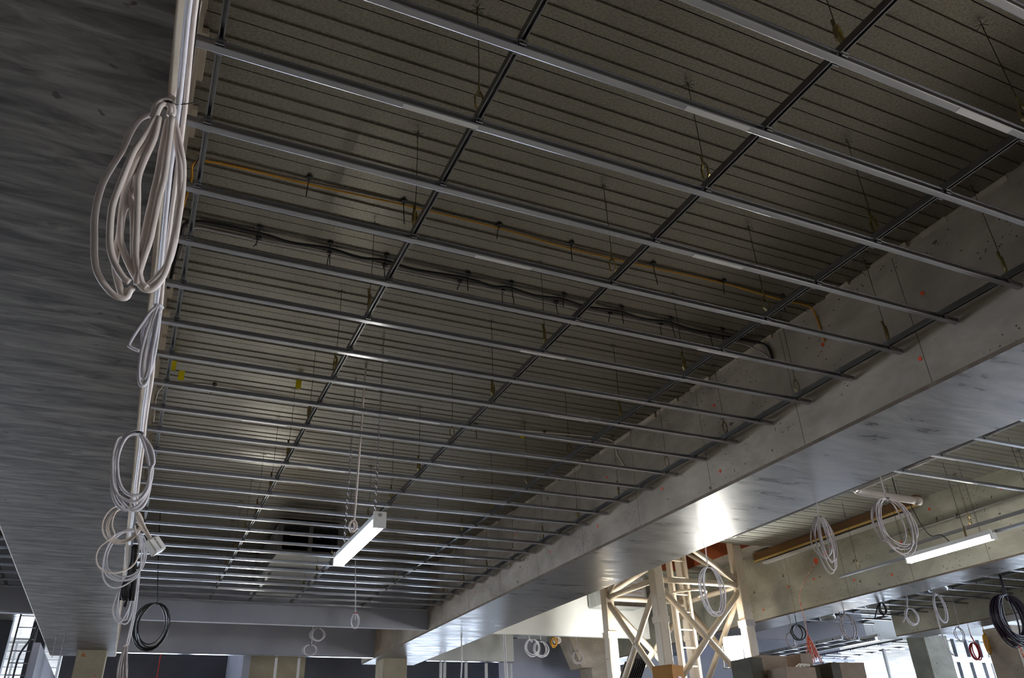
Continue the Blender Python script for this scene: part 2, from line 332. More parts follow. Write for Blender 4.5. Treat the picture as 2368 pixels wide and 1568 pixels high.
def grid(label, xa, xb, ys, rails, ya, yb, hang=True, sleeves=True, hy0=-0.93):
    g = thing('ceiling_grid', label, 'ceiling grid')
    bm = MB().prism(HAT, 'x', xa, xb).mesh('batten', M['galv'])
    sm = MB().box(-0.17, 0.17, -0.0145, 0.0145, -0.0022, -0.0002).mesh('splice_sleeve', M['galv_new'])
    for i, y in enumerate(ys):
        b = link('batten', bm, g, (0, y, ZG - 0.028))
        if sleeves:
            x = xa + (xb - xa) * (0.17 + 0.62 * ((i * 0.618 + 0.21) % 1.0)); link('splice_sleeve', sm, b, (x, 0, 0))
    for x in rails:
        r = MB().prism([(p + x, q + ZG + 0.002) for p, q in RAIL], 'y', ya, yb).build('cross_rail', M['galv_y'], g)
        for y in ys: link('locking_clip', clip_me, r, (x, y, ZG))
        if hang and abs(x) > 0.01:
            y = hy0 + (0.45 if False else 0)
            while y < yb - 0.2:
                if y > ya:
                    h = link('hanger_wire', HW, g, (x, y, ZG + 0.04)); link('spring_clip', HC, h, None, (0, 0, random.uniform(0, 3.1)))
                y += 0.9
    return g
KS = [0.45 * k for k in range(-3, 25)]
g1 = grid('suspended grid of parallel steel battens filling the main ceiling bay', -0.085, 4.645, KS, [0.0, 1.0735, 2.297, 3.444, 4.517], -2.2, 10.95)
# trimmer rail beside the duct
MB().prism([(p + 1.66, q + ZG + 0.002) for p, q in RAIL], 'y', 8.9, 10.95).build('cross_rail', M['galv_y'], g1)
# wall angle on the left beam side
MB().prism([(XL1 + 0.001, ZG - 0.03), (XL1 + 0.03, ZG - 0.03), (XL1 + 0.03, ZG - 0.028), (XL1 + 0.003, ZG - 0.028), (XL1 + 0.003, ZG + 0.01), (XL1 + 0.001, ZG + 0.01)], 'y', -2.2, 10.95).build('wall_angle', M['rubber'], g1)
g2 = grid('short run of shiny battens beyond the middle beam at the right edge', 5.95, 9.9, [0.97, 1.42, 1.87, 2.32, 2.77], [6.75, 9.45], -1.0, 5.4, sleeves=True, hy0=0.5)
g3 = grid('blue lit batten grid beyond the third beam', 10.85, 14.1, [0.2 + 0.45 * k for k in range(9, 23)], [11.4, 12.6, 13.8], 3.0, 10.4, hang=False)
g4 = grid('batten grid seen at the far left past the left beam', -5.0, -1.3, [7.45 + 0.43 * k for k in range(8)], [-1.6, -2.8], 6.0, 10.7, hang=False)
g5 = grid('small far batten grid over the stacked boxes', 16.9, 18.3, [12.15 + 0.45 * k for k in range(7)], [16.95, 18.1], 11.9, 15.2, hang=False)
# loose lower channel and conduit in front of the third beam
g6 = thing('ceiling_channel', 'loose steel channel hung on wires in front of the third beam', 'channel')
MB().prism([(p * 1.6 + 9.0, q * 0.8 + 3.86) for p, q in RAIL], 'y', 0.5, 5.95).build('channel', M['galv_y'], g6)
for y in (1.2, 2.3, 3.0, 3.9, 4.8, 5.6):
    MB().tube([(9.0, y, 3.98), (9.0, y, ZD)], 0.003, 5).build('hanger_wire', M['wire'], g6)
    link('spring_clip', HC, g6, (9.0, y, 3.885), (0, 0, y))
# traced cable shapes, world metres
TR = {'b5tail': [(11.568, 6.6, 3.585), (11.568, 6.6, 3.359), (11.589, 6.6, 3.074), (11.692, 6.6, 2.982)],
 'blacktails': [[(-0.049, 6.3, 3.721), (-0.042, 6.3, 3.631), (-0.032, 6.3, 3.463), (-0.051, 6.3, 3.341), (-0.063, 6.3, 3.242), (-0.044, 6.3, 3.2)],
                [(-0.038, 6.3, 3.722), (-0.02, 6.3, 3.564), (-0.032, 6.3, 3.407), (-0.038, 6.3, 3.276), (-0.032, 6.3, 3.19)],
                [(-0.057, 6.3, 3.709), (-0.04, 6.3, 3.563), (-0.045, 6.3, 3.473), (-0.027, 6.3, 3.298), (-0.011, 6.3, 3.185)],
                [(-0.041, 6.3, 3.71), (-0.012, 6.3, 3.52), (0.003, 6.3, 3.354), (-0.002, 6.3, 3.245), (-0.004, 6.3, 3.202)],
                [(-0.031, 6.3, 3.711), (-0.001, 6.3, 3.521), (0.01, 6.3, 3.344), (0.02, 6.3, 3.235), (0.018, 6.3, 3.192)],
                [(-0.032, 6.3, 3.631), (-0.04, 6.3, 3.451), (-0.071, 6.3, 3.339), (-0.073, 6.3, 3.242), (-0.07, 6.3, 3.199)],
                [(-0.039, 6.3, 3.699), (-0.007, 6.3, 3.464), (0.003, 6.3, 3.3), (-0.018, 6.3, 3.169), (-0.024, 6.3, 3.147)],
                [(-0.034, 6.3, 3.711), (0.014, 6.3, 3.41), (0.033, 6.3, 3.279), (0.045, 6.3, 3.193)],
                [(-0.047, 6.3, 3.71), (-0.037, 6.3, 3.518), (-0.049, 6.3, 3.385), (-0.058, 6.3, 3.297), (-0.051, 6.3, 3.21)]],
 'coil1': [[(-0.172, 0.0, 3.684), (-0.202, 0.0, 3.645), (-0.218, 0.0, 3.579), (-0.228, 0.0, 3.49), (-0.244, 0.0, 3.415), (-0.256, 0.0, 3.344), (-0.258, 0.0, 3.271), (-0.252, 0.0, 3.192),
            (-0.237, 0.0, 3.117), (-0.224, 0.0, 3.054), (-0.205, 0.0, 3.0), (-0.175, 0.0, 2.96), (-0.142, 0.0, 2.931), (-0.113, 0.0, 2.93), (-0.106, 0.0, 2.955), (-0.1, 0.0, 2.97)],
           [(-0.158, 0.0, 3.655), (-0.172, 0.0, 3.576), (-0.187, 0.0, 3.511), (-0.2, 0.0, 3.436), (-0.199, 0.0, 3.387), (-0.187, 0.0, 3.342), (-0.154, 0.0, 3.261), (-0.137, 0.0, 3.19),
            (-0.123, 0.0, 3.114), (-0.106, 0.0, 3.047), (-0.085, 0.0, 2.998)],
           [(-0.149, 0.0, 3.659), (-0.165, 0.0, 3.539), (-0.169, 0.0, 3.434), (-0.162, 0.0, 3.349), (-0.178, 0.0, 3.249), (-0.173, 0.0, 3.169), (-0.169, 0.0, 3.091), (-0.161, 0.0, 3.033),
            (-0.137, 0.0, 2.969), (-0.119, 0.0, 2.936), (-0.112, 0.0, 2.964)],
           [(-0.156, 0.0, 3.652), (-0.171, 0.0, 3.573), (-0.191, 0.0, 3.484), (-0.2, 0.0, 3.399), (-0.207, 0.0, 3.311), (-0.21, 0.0, 3.239), (-0.2, 0.0, 3.156), (-0.187, 0.0, 3.092),
            (-0.167, 0.0, 3.042), (-0.133, 0.0, 2.991), (-0.11, 0.0, 2.975)],
           [(-0.143, 0.0, 3.661), (-0.141, 0.0, 3.56), (-0.155, 0.0, 3.458), (-0.159, 0.0, 3.381), (-0.145, 0.0, 3.294), (-0.127, 0.0, 3.182), (-0.109, 0.0, 3.073), (-0.079, 0.0, 2.988),
            (-0.06, 0.0, 2.971)],
           [(-0.114, 0.0, 3.672), (-0.111, 0.0, 3.545), (-0.105, 0.0, 3.43), (-0.104, 0.0, 3.319), (-0.102, 0.0, 3.212), (-0.098, 0.0, 3.115), (-0.09, 0.0, 3.023), (-0.077, 0.0, 2.978)],
           [(-0.103, 0.0, 3.676), (-0.093, 0.0, 3.545), (-0.083, 0.0, 3.406), (-0.085, 0.0, 3.312), (-0.083, 0.0, 3.223), (-0.082, 0.0, 3.148), (-0.087, 0.0, 3.079), (-0.091, 0.0, 3.007),
            (-0.089, 0.0, 2.975)],
           [(-0.094, 0.0, 3.68), (-0.06, 0.0, 3.576), (-0.034, 0.0, 3.486), (-0.019, 0.0, 3.363), (-0.013, 0.0, 3.243), (-0.01, 0.0, 3.156), (-0.015, 0.0, 3.081), (-0.035, 0.0, 3.021),
            (-0.057, 0.0, 2.983)],
           [(-0.096, 0.0, 3.679), (-0.06, 0.0, 3.543), (-0.038, 0.0, 3.452), (-0.021, 0.0, 3.332), (-0.015, 0.0, 3.213), (-0.014, 0.0, 3.138), (-0.018, 0.0, 3.047), (-0.033, 0.0, 2.988),
            (-0.055, 0.0, 2.967), (-0.077, 0.0, 2.978), (-0.11, 0.0, 3.024), (-0.148, 0.0, 3.091), (-0.168, 0.0, 3.142), (-0.183, 0.0, 3.253), (-0.187, 0.0, 3.342), (-0.181, 0.0, 3.43),
            (-0.163, 0.0, 3.526), (-0.15, 0.0, 3.638)],
           [(-0.162, 0.0, 3.654), (-0.159, 0.0, 3.717), (-0.136, 0.0, 3.747), (-0.112, 0.0, 3.735), (-0.103, 0.0, 3.704), (-0.108, 0.0, 3.681)],
           [(-0.155, 0.0, 3.65), (-0.148, 0.0, 3.707), (-0.132, 0.0, 3.735), (-0.115, 0.0, 3.72), (-0.111, 0.0, 3.683)]],
 'coil2': [[(-0.081, 1.45, 3.729), (-0.108, 1.45, 3.689), (-0.126, 1.45, 3.643), (-0.151, 1.45, 3.564), (-0.17, 1.45, 3.492), (-0.16, 1.45, 3.474), (-0.119, 1.45, 3.462)],
           [(-0.089, 1.45, 3.735), (-0.111, 1.45, 3.671), (-0.127, 1.45, 3.594), (-0.119, 1.45, 3.53), (-0.095, 1.45, 3.47)],
           [(-0.086, 1.45, 3.736), (-0.1, 1.45, 3.649), (-0.109, 1.45, 3.548), (-0.111, 1.45, 3.452), (-0.104, 1.45, 3.359), (-0.09, 1.45, 3.3), (-0.074, 1.45, 3.283), (-0.059, 1.45, 3.305),
            (-0.057, 1.45, 3.367), (-0.064, 1.45, 3.476), (-0.065, 1.45, 3.598), (-0.074, 1.45, 3.705)],
           [(-0.081, 1.45, 3.729), (-0.091, 1.45, 3.634), (-0.094, 1.45, 3.535), (-0.093, 1.45, 3.439), (-0.085, 1.45, 3.362), (-0.074, 1.45, 3.318), (-0.064, 1.45, 3.35),
            (-0.066, 1.45, 3.452), (-0.067, 1.45, 3.573), (-0.072, 1.45, 3.714)],
           [(-0.075, 1.45, 3.73), (-0.067, 1.45, 3.606), (-0.064, 1.45, 3.476), (-0.066, 1.45, 3.381), (-0.068, 1.45, 3.319), (-0.078, 1.45, 3.287)],
           [(-0.078, 1.45, 3.729), (-0.077, 1.45, 3.587), (-0.076, 1.45, 3.474), (-0.072, 1.45, 3.396), (-0.056, 1.45, 3.36), (-0.051, 1.45, 3.439), (-0.056, 1.45, 3.583),
            (-0.066, 1.45, 3.698)],
           [(-0.085, 1.45, 3.732), (-0.091, 1.45, 3.651), (-0.096, 1.45, 3.567), (-0.101, 1.45, 3.469), (-0.097, 1.45, 3.376), (-0.079, 1.45, 3.325), (-0.058, 1.45, 3.336),
            (-0.052, 1.45, 3.447), (-0.055, 1.45, 3.559), (-0.066, 1.45, 3.681)]],
 'coil3': [[(-0.105, 3.2, 3.717), (-0.134, 3.2, 3.729), (-0.175, 3.2, 3.707), (-0.208, 3.2, 3.651), (-0.223, 3.2, 3.547), (-0.217, 3.2, 3.428), (-0.195, 3.2, 3.314), (-0.164, 3.2, 3.24),
            (-0.122, 3.2, 3.196), (-0.078, 3.2, 3.191), (-0.031, 3.2, 3.215), (0.002, 3.2, 3.266), (0.021, 3.2, 3.356), (0.022, 3.2, 3.456), (-0.006, 3.2, 3.564), (-0.047, 3.2, 3.641),
            (-0.094, 3.2, 3.703)],
           [(-0.109, 3.2, 3.711), (-0.149, 3.2, 3.711), (-0.186, 3.2, 3.675), (-0.212, 3.2, 3.599), (-0.214, 3.2, 3.498), (-0.196, 3.2, 3.382), (-0.155, 3.2, 3.279), (-0.1, 3.2, 3.217),
            (-0.052, 3.2, 3.189), (-0.004, 3.2, 3.208), (0.02, 3.2, 3.268), (0.024, 3.2, 3.366), (0.009, 3.2, 3.475), (-0.017, 3.2, 3.573), (-0.07, 3.2, 3.67), (-0.099, 3.2, 3.707)],
           [(-0.104, 3.2, 3.712), (-0.163, 3.2, 3.693), (-0.194, 3.2, 3.622), (-0.201, 3.2, 3.52), (-0.18, 3.2, 3.413), (-0.149, 3.2, 3.338), (-0.106, 3.2, 3.294), (-0.06, 3.2, 3.279),
            (-0.013, 3.2, 3.303), (0.009, 3.2, 3.375), (0.009, 3.2, 3.475), (0.02, 3.2, 3.516), (-0.003, 3.2, 3.595), (-0.04, 3.2, 3.653), (-0.089, 3.2, 3.704)],
           [(-0.204, 3.2, 3.672), (-0.227, 3.2, 3.659), (-0.236, 3.2, 3.566), (-0.225, 3.2, 3.467), (-0.198, 3.2, 3.352), (-0.155, 3.2, 3.279), (-0.097, 3.2, 3.247), (-0.045, 3.2, 3.242),
            (-0.008, 3.2, 3.275), (0.014, 3.2, 3.346), (0.006, 3.2, 3.444), (-0.028, 3.2, 3.561), (-0.072, 3.2, 3.659), (-0.104, 3.2, 3.712)]],
 'coil4': [[(-0.086, 5.1, 3.734), (-0.164, 5.1, 3.758), (-0.243, 5.1, 3.74), (-0.293, 5.1, 3.674), (-0.307, 5.1, 3.583), (-0.276, 5.1, 3.496), (-0.212, 5.1, 3.442), (-0.139, 5.1, 3.433),
            (-0.073, 5.1, 3.463), (-0.021, 5.1, 3.527), (0.004, 5.1, 3.62), (-0.023, 5.1, 3.689), (-0.067, 5.1, 3.731)],
           [(-0.085, 5.1, 3.729), (-0.17, 5.1, 3.742), (-0.228, 5.1, 3.711), (-0.268, 5.1, 3.636), (-0.268, 5.1, 3.546), (-0.218, 5.1, 3.471), (-0.142, 5.1, 3.448), (-0.074, 5.1, 3.473),
            (-0.024, 5.1, 3.547), (-0.003, 5.1, 3.629), (-0.034, 5.1, 3.698), (-0.072, 5.1, 3.731)],
           [(-0.075, 5.1, 3.725), (-0.179, 5.1, 3.736), (-0.233, 5.1, 3.69), (-0.26, 5.1, 3.617), (-0.249, 5.1, 3.538), (-0.202, 5.1, 3.483), (-0.127, 5.1, 3.464), (-0.062, 5.1, 3.504),
            (-0.021, 5.1, 3.577), (-0.011, 5.1, 3.649), (-0.044, 5.1, 3.707)],
           [(-0.085, 5.1, 3.724), (-0.204, 5.1, 3.723), (-0.235, 5.1, 3.65), (-0.228, 5.1, 3.57), (-0.197, 5.1, 3.503), (-0.24, 5.1, 3.45), (-0.29, 5.1, 3.388), (-0.3, 5.1, 3.31),
            (-0.268, 5.1, 3.236), (-0.198, 5.1, 3.193), (-0.127, 5.1, 3.188), (-0.045, 5.1, 3.221), (0.006, 5.1, 3.282), (0.017, 5.1, 3.371), (0.003, 5.1, 3.449), (-0.028, 5.1, 3.516),
            (-0.056, 5.1, 3.594)]],
 'coil5': [[(-0.045, 5.6, 3.698), (-0.123, 5.6, 3.697), (-0.199, 5.6, 3.643), (-0.24, 5.6, 3.555), (-0.266, 5.6, 3.45), (-0.255, 5.6, 3.348), (-0.203, 5.6, 3.271), (-0.121, 5.6, 3.235),
            (-0.039, 5.6, 3.25), (0.036, 5.6, 3.305), (0.076, 5.6, 3.4), (0.073, 5.6, 3.526), (0.035, 5.6, 3.629), (-0.022, 5.6, 3.678)],
           [(-0.043, 5.6, 3.687), (-0.112, 5.6, 3.687), (-0.181, 5.6, 3.644), (-0.226, 5.6, 3.535), (-0.239, 5.6, 3.431), (-0.216, 5.6, 3.341), (-0.16, 5.6, 3.293), (-0.08, 5.6, 3.268),
            (0.0, 5.6, 3.293), (0.053, 5.6, 3.368), (0.064, 5.6, 3.473), (0.033, 5.6, 3.587), (-0.02, 5.6, 3.668)],
           [(-0.048, 5.6, 3.687), (-0.12, 5.6, 3.681), (-0.203, 5.6, 3.611), (-0.241, 5.6, 3.513), (-0.253, 5.6, 3.41), (-0.21, 5.6, 3.311), (-0.134, 5.6, 3.255), (-0.047, 5.6, 3.239),
            (0.03, 5.6, 3.284), (0.061, 5.6, 3.379), (0.053, 5.6, 3.503), (0.015, 5.6, 3.606), (-0.032, 5.6, 3.677)],
           [(-0.061, 5.6, 3.675), (-0.183, 5.6, 3.655), (-0.234, 5.6, 3.577), (-0.261, 5.6, 3.471), (-0.256, 5.6, 3.328), (-0.222, 5.6, 3.229), (-0.156, 5.6, 3.173), (-0.082, 5.6, 3.177),
            (-0.015, 5.6, 3.221), (0.04, 5.6, 3.285), (0.046, 5.6, 3.409), (0.02, 5.6, 3.554), (-0.017, 5.6, 3.647)]],
 'coil6': [[(-0.07, 6.6, 3.48), (-0.11, 6.6, 3.353), (-0.13, 6.6, 3.241), (-0.128, 6.6, 3.153), (-0.098, 6.6, 3.078), (-0.054, 6.6, 3.036), (-0.016, 6.6, 3.081), (0.015, 6.6, 3.192),
            (0.016, 6.6, 3.303)],
           [(-0.06, 6.6, 3.48), (-0.089, 6.6, 3.354), (-0.099, 6.6, 3.242), (-0.088, 6.6, 3.133), (-0.053, 6.6, 3.058), (0.004, 6.6, 3.028), (0.038, 6.6, 3.072), (0.047, 6.6, 3.193),
            (0.027, 6.6, 3.36)],
           [(-0.074, 6.6, 3.445), (-0.101, 6.6, 3.309), (-0.086, 6.6, 3.177), (-0.047, 6.6, 3.08), (0.007, 6.6, 3.071), (0.017, 6.6, 3.181)]],
 'drop1': [[(-0.105, 0.0, 4.317), (-0.106, 0.0, 4.092), (-0.113, 0.0, 3.903), (-0.12, 0.0, 3.746)], [(-0.123, 0.0, 4.307), (-0.117, 0.0, 4.087), (-0.123, 0.0, 3.898), (-0.126, 0.0, 3.739)]],
 'ell_822': {'c': (2.646, 8.0, 3.383), 'drop': [(2.487, 8.0, 5.945), (2.567, 8.0, 4.698), (2.645, 8.0, 3.483)], 'rx': 0.05, 'rz': 0.095},
 'ell_b1': {'c': (10.184, 8.2, 3.506), 'rx': 0.142, 'rz': 0.122},
 'ell_b1w': {'c': (10.399, 8.6, 3.454), 'drop': [(10.437, 8.6, 3.738), (10.379, 8.6, 3.559)], 'rx': 0.116, 'rz': 0.117},
 'ell_b2': {'c': (10.595, 7.5, 3.499), 'drop': [(10.577, 7.5, 3.733), (10.549, 7.5, 3.644)], 'rx': 0.152, 'rz': 0.199},
 'ell_b3': {'c': (10.886, 7.0, 3.705), 'drop': [(10.827, 7.0, 3.775), (10.758, 7.0, 3.687), (10.659, 7.0, 3.539)], 'rx': 0.077, 'rz': 0.093},
 'ell_b4': {'c': (11.491, 7.0, 3.61), 'drop': [(11.503, 7.0, 3.915), (11.42, 7.0, 3.701), (11.259, 7.0, 3.509)], 'rx': 0.149, 'rz': 0.132},
 'ell_b5': {'c': (11.697, 6.6, 3.682), 'drop': [(11.684, 6.6, 3.976), (11.658, 6.6, 3.867)], 'rx': 0.13, 'rz': 0.222},
 'ell_b6': {'c': (13.163, 7.5, 3.464), 'drop': [(13.223, 7.5, 3.768), (13.201, 7.5, 3.573)], 'rx': 0.099, 'rz': 0.119},
 'ell_b7': {'c': (11.28, 5.2, 3.271), 'drop': [(11.327, 5.2, 3.886), (11.303, 5.2, 3.601), (11.309, 5.2, 3.524)], 'rx': 0.318, 'rz': 0.325},
 'ell_b8': {'c': (14.799, 8.5, 3.358), 'drop': [(14.798, 8.5, 3.64), (14.858, 8.5, 3.484)], 'rx': 0.122, 'rz': 0.148},
 'ell_b9y': {'c': (15.199, 8.5, 3.509), 'drop': [(15.208, 8.5, 3.731), (15.223, 8.5, 3.636)], 'rx': 0.062, 'rz': 0.161},
 'ell_black': {'c': (0.3, 9.0, 3.403), 'drop': [(0.143, 9.0, 4.88), (0.234, 9.0, 4.194), (0.31, 9.0, 3.694)], 'rx': 0.192, 'rz': 0.276},
 'ell_bulk1a': {'c': (3.205, 13.0, 3.977), 'rx': 0.135, 'rz': 0.121},
 'ell_bulk1b': {'c': (3.086, 13.0, 3.713), 'drop': [(3.109, 13.0, 3.899), (3.101, 13.0, 3.809)], 'rx': 0.11, 'rz': 0.089},
 'ell_c1': {'c': (7.103, 12.0, 3.718), 'drop': [(7.046, 12.0, 3.865), (7.098, 12.0, 3.811)], 'rx': 0.157, 'rz': 0.149},
 'ell_c2': {'c': (7.411, 12.25, 3.728), 'drop': [(7.413, 12.25, 3.911), (7.428, 12.25, 3.848)], 'rx': 0.152, 'rz': 0.144},
 'ell_c3': {'c': (7.575, 12.0, 3.824), 'rx': 0.066, 'rz': 0.088},
 'ell_c3w': {'c': (7.749, 12.2, 3.889), 'rx': 0.058, 'rz': 0.065},
 'ell_c4': {'c': (8.357, 12.5, 3.628), 'rx': 0.12, 'rz': 0.115},
 'ell_floor': {'c': (5.687, 15.8, 3.738), 'rx': 0.08, 'rz': 0.108},
 'ell_r1': {'c': (5.956, 4.972, 3.339), 'drop': [(5.95, 4.972, 3.84), (5.941, 4.972, 3.701), (5.939, 4.972, 3.593)], 'rx': 0.159, 'rz': 0.258},
 'ell_r2': {'c': (5.933, 3.182, 3.439), 'drop': [(5.951, 3.182, 3.851), (5.935, 3.182, 3.741), (5.921, 3.182, 3.655)], 'rx': 0.095, 'rz': 0.233},
 'ell_r3': {'c': (5.958, 2.397, 3.39), 'drop': [(5.95, 2.397, 3.853), (5.952, 2.397, 3.713), (5.961, 2.397, 3.595)], 'rx': 0.251, 'rz': 0.231},
 'longcable': [[(0.043, 6.0, 3.392), (0.05, 6.0, 3.243), (0.059, 6.0, 3.087), (0.064, 6.0, 2.954), (0.058, 6.0, 2.833), (0.055, 6.0, 2.743)],
               [(0.053, 6.0, 3.392), (0.07, 6.0, 3.191), (0.078, 6.0, 3.036), (0.077, 6.0, 2.884), (0.069, 6.0, 2.744)]],
 'mop': [(9.504, 7.3, 3.318), (9.323, 7.3, 3.041), (9.436, 7.3, 3.019), (9.555, 7.3, 3.046)],
 'paletails': [[(0.055, 6.0, 2.743), (0.032, 6.0, 2.664), (0.025, 6.0, 2.577), (0.034, 6.0, 2.482), (0.053, 6.0, 2.406)],
               [(0.055, 6.0, 2.743), (0.043, 6.0, 2.655), (0.046, 6.0, 2.539), (0.067, 6.0, 2.406)], [(0.06, 6.0, 2.744), (0.061, 6.0, 2.636), (0.069, 6.0, 2.52), (0.086, 6.0, 2.406)],
               [(0.06, 6.0, 2.744), (0.071, 6.0, 2.636), (0.088, 6.0, 2.52), (0.104, 6.0, 2.406)], [(0.065, 6.0, 2.744), (0.083, 6.0, 2.636), (0.103, 6.0, 2.54), (0.118, 6.0, 2.407)],
               [(0.055, 6.0, 2.743), (0.028, 6.0, 2.635), (0.033, 6.0, 2.52), (0.062, 6.0, 2.406)], [(0.065, 6.0, 2.744), (0.079, 6.0, 2.617), (0.101, 6.0, 2.501), (0.132, 6.0, 2.407)]],
 'plug': [(0.062, 5.0, 3.464), (0.117, 5.0, 3.48), (0.21, 5.0, 3.398), (0.15, 5.0, 3.349)],
 'plugcable': [[(-0.064, 5.0, 3.697), (-0.023, 5.0, 3.62), (0.036, 5.0, 3.545), (0.105, 5.0, 3.466)], [(-0.053, 5.0, 3.688), (-0.003, 5.0, 3.612), (0.047, 5.0, 3.536), (0.101, 5.0, 3.461)],
               [(-0.061, 5.0, 3.677), (-0.026, 5.0, 3.59), (0.031, 5.0, 3.525), (0.093, 5.0, 3.455)], [(-0.019, 5.0, 3.551), (0.031, 5.0, 3.525), (0.078, 5.0, 3.489), (0.097, 5.0, 3.459)]],
 'rope_orange': [(9.554, 7.3, 4.448), (9.523, 7.3, 3.948), (9.502, 7.3, 3.558), (9.5, 7.3, 3.305)],
 'ropered': [(11.221, 5.2, 2.966), (11.246, 5.2, 2.877), (11.264, 5.2, 2.778)],
 'vert_a': [(6.27, 11.5, 3.831), (6.284, 11.5, 3.461), (6.299, 11.5, 2.889)],
 'vert_b': [(6.304, 11.5, 3.832), (6.318, 11.5, 3.462), (6.333, 11.5, 2.889)],
 'vert_c': [(5.456, 11.5, 3.734), (5.463, 11.5, 3.374), (5.438, 11.5, 2.885)],
 'wire1': [[(-0.116, 0.0, 3.741), (-0.069, 0.0, 3.766), (-0.029, 0.0, 3.791)]]}
# ------------------------------------------------------------------ lamps
def chain(mb, p, q, r=0.007):
    p, q = V(p), V(q); d = q - p; n = max(2, int(d.length / 0.028)); t = d.normalized(); a = t.orthogonal().normalized(); b = t.cross(a)
    for i in range(n):
        c = p + d * ((i + 0.5) / n); s = a if i % 2 else b
        mb.tube([c + s * math.cos(w) * r + t * math.sin(w) * 0.018 for w in [k * math.pi / 3 for k in range(6)]], 0.0022, 4, closed=True)
    return mb
def batten_lamp(label, x, y0, y1, z, tilt=0.0, w=0.045, chains=(0.12, 0.88), top=ZD):
    t = thing('fluorescent_lamp', label, 'lamp', 'fluorescent batten lamps')
    zz = lambda y: z + (y - y0) * tilt
    def pr(prof, a, b):
        mb = MB(); n = len(prof)
        vs = [(x + p, a, q + zz(a)) for p, q in prof] + [(x + p, b, q + zz(b)) for p, q in prof]
        mb.add(vs, [tuple(range(n)), tuple(range(2 * n - 1, n - 1, -1))] + [(i, n + i, n + (i + 1) % n, (i + 1) % n) for i in range(n)])
        return mb
    pr([(-w * 0.75, 0.05), (w * 0.75, 0.05), (w, 0.0), (-w, 0.0)], y0 + 0.012, y1 - 0.012).build('housing', M['lampbody'], t)
    pr([(-w * 0.98, -0.001), (w * 0.98, -0.001), (w * 0.98, -0.042), (w * 0.8, -0.055), (-w * 0.8, -0.055), (-w * 0.98, -0.042)], y0 + 0.014, y1 - 0.014).build('diffuser', M['tube'], t)
    for a, b in ((y0 - 0.01, y0 + 0.012), (y1 - 0.012, y1 + 0.01)):
        c = pr([(-w * 1.02, 0.055), (w * 1.02, 0.055), (w * 1.02, -0.06), (-w * 1.02, -0.06)], a, b).build('end_cap', M['lampbody'], t)
        n = 10; yy = a - 0.003
        MB().add([(x + 0.014 * math.cos(k * 0.628), yy, zz(a) + 0.03 + 0.014 * math.sin(k * 0.628)) for k in range(n)] + [(x + 0.014 * math.cos(k * 0.628), a, zz(a) + 0.03 + 0.014 * math.sin(k * 0.628)) for k in range(n)],
                 [tuple(range(n))] + [(k, (k + 1) % n, n + (k + 1) % n, n + k) for k in range(n)]).build('knockout', M['pvc'], c)
    if top:
        for f in chains:
            y = y0 + (y1 - y0) * f; chain(MB(), (x, y, zz(y) + 0.05), (x, y, top)).build('chain', M['galv'], t)
    return t
l1 = batten_lamp('lit lamp hung on chains below the middle of the main batten ceiling', 1.55, 3.03, 4.24, 3.22)
MB().tube(smoothpath([(1.58, 3.86, ZD), (1.575, 3.86, 4.3), (1.57, 3.87, 3.55), (1.56, 3.87, 3.42)]), 0.008, 6).build('power_cord', M['cable'], l1, True)
mb = MB()
for k in range(4): mb.tube([(1.56 + 0.03 * math.cos(a) * (1 - 0.1 * k), 3.86 + 0.012 * k, 3.40 + 0.045 * math.sin(a)) for a in [i * 0.5236 for i in range(12)]], 0.008, 5, closed=True)
mb.build('cord_loop', M['cable'], l1, True)
l2 = batten_lamp('lit lamp on chains in front of the third beam at the right', 8.95, 3.53, 4.74, 3.84)
MB().tube(smoothpath([(8.95, 4.1, 3.9), (8.9, 4.15, 3.99), (8.85, 4.25, 4.0), (8.8, 4.3, 4.15), (8.82, 4.4, 4.5)]), 0.006, 5).build('power_cord', M['black'], l2, True)
batten_lamp('small lit lamp under the far blue bulkhead at the lower right', 12.7, 8.8, 9.68, 3.6, top=4.1)
# unseen lamps added outside the picture to raise the light level
for lab, x, y in (('added fill lamp far behind the viewer', 1.55, -9.0), ('added fill lamp outside the picture beyond the middle beam', 8.0, -4.2), ('added fill lamp outside the picture beyond the left beam', -3.2, 4.2)):
    batten_lamp(lab, x, y, y + 1.21, 3.05)

def flood(label, c, n, w=0.135, h=0.175, lit='flood'):
    t = thing('flood_lamp', label, 'flood lamp', 'site flood lamps')
    c, n = V(c), V(n).normalized(); s = n.cross(V((0, 0, 1))).normalized(); u = s.cross(n)
    MB().obox(c - n * 0.05, s * (w + 0.02), u * (h + 0.02), n * 0.045).build('housing', M['rubber'], t)
    fmb = MB()
    for k in range(7): fmb.obox(c - n * 0.125 + s * (w * (k - 3) / 3.2), s * 0.006, u * h * 0.9, n * 0.03)
    fmb.build('cooling_fins', M['rubber'], t)
    MB().obox(c + n * 0.003, s * w, u * h, n * 0.004).build('lit_face', M[lit], t)
    fr = []
    for a in (-1, 1): fr.append((c + s * a * (w + 0.045) - n * 0.02))
    MB().tube([fr[0] + u * 0.05, fr[0] - u * (h + 0.12), fr[1] - u * (h + 0.12), fr[1] + u * 0.05], 0.014, 6).build('handle_frame', M['rubber'], t)
    base = c - u * (h + 0.13) - n * 0.02
    MB().tube([base, (base.x, base.y, 0.02)], 0.02, 8).build('stand_pole', M['rubber'], t)
    for a in range(3):
        w_ = a * 2.094; MB().tube([(base.x, base.y, 0.7), (base.x + 0.5 * math.cos(w_), base.y + 0.5 * math.sin(w_), 0.015)], 0.014, 6).build('stand_leg', M['rubber'], t)
    return t
flood('flood lamp glaring toward the viewer beside the right mast post', (8.98, 8.45, 3.27), (-0.75, -0.65, 0.2))
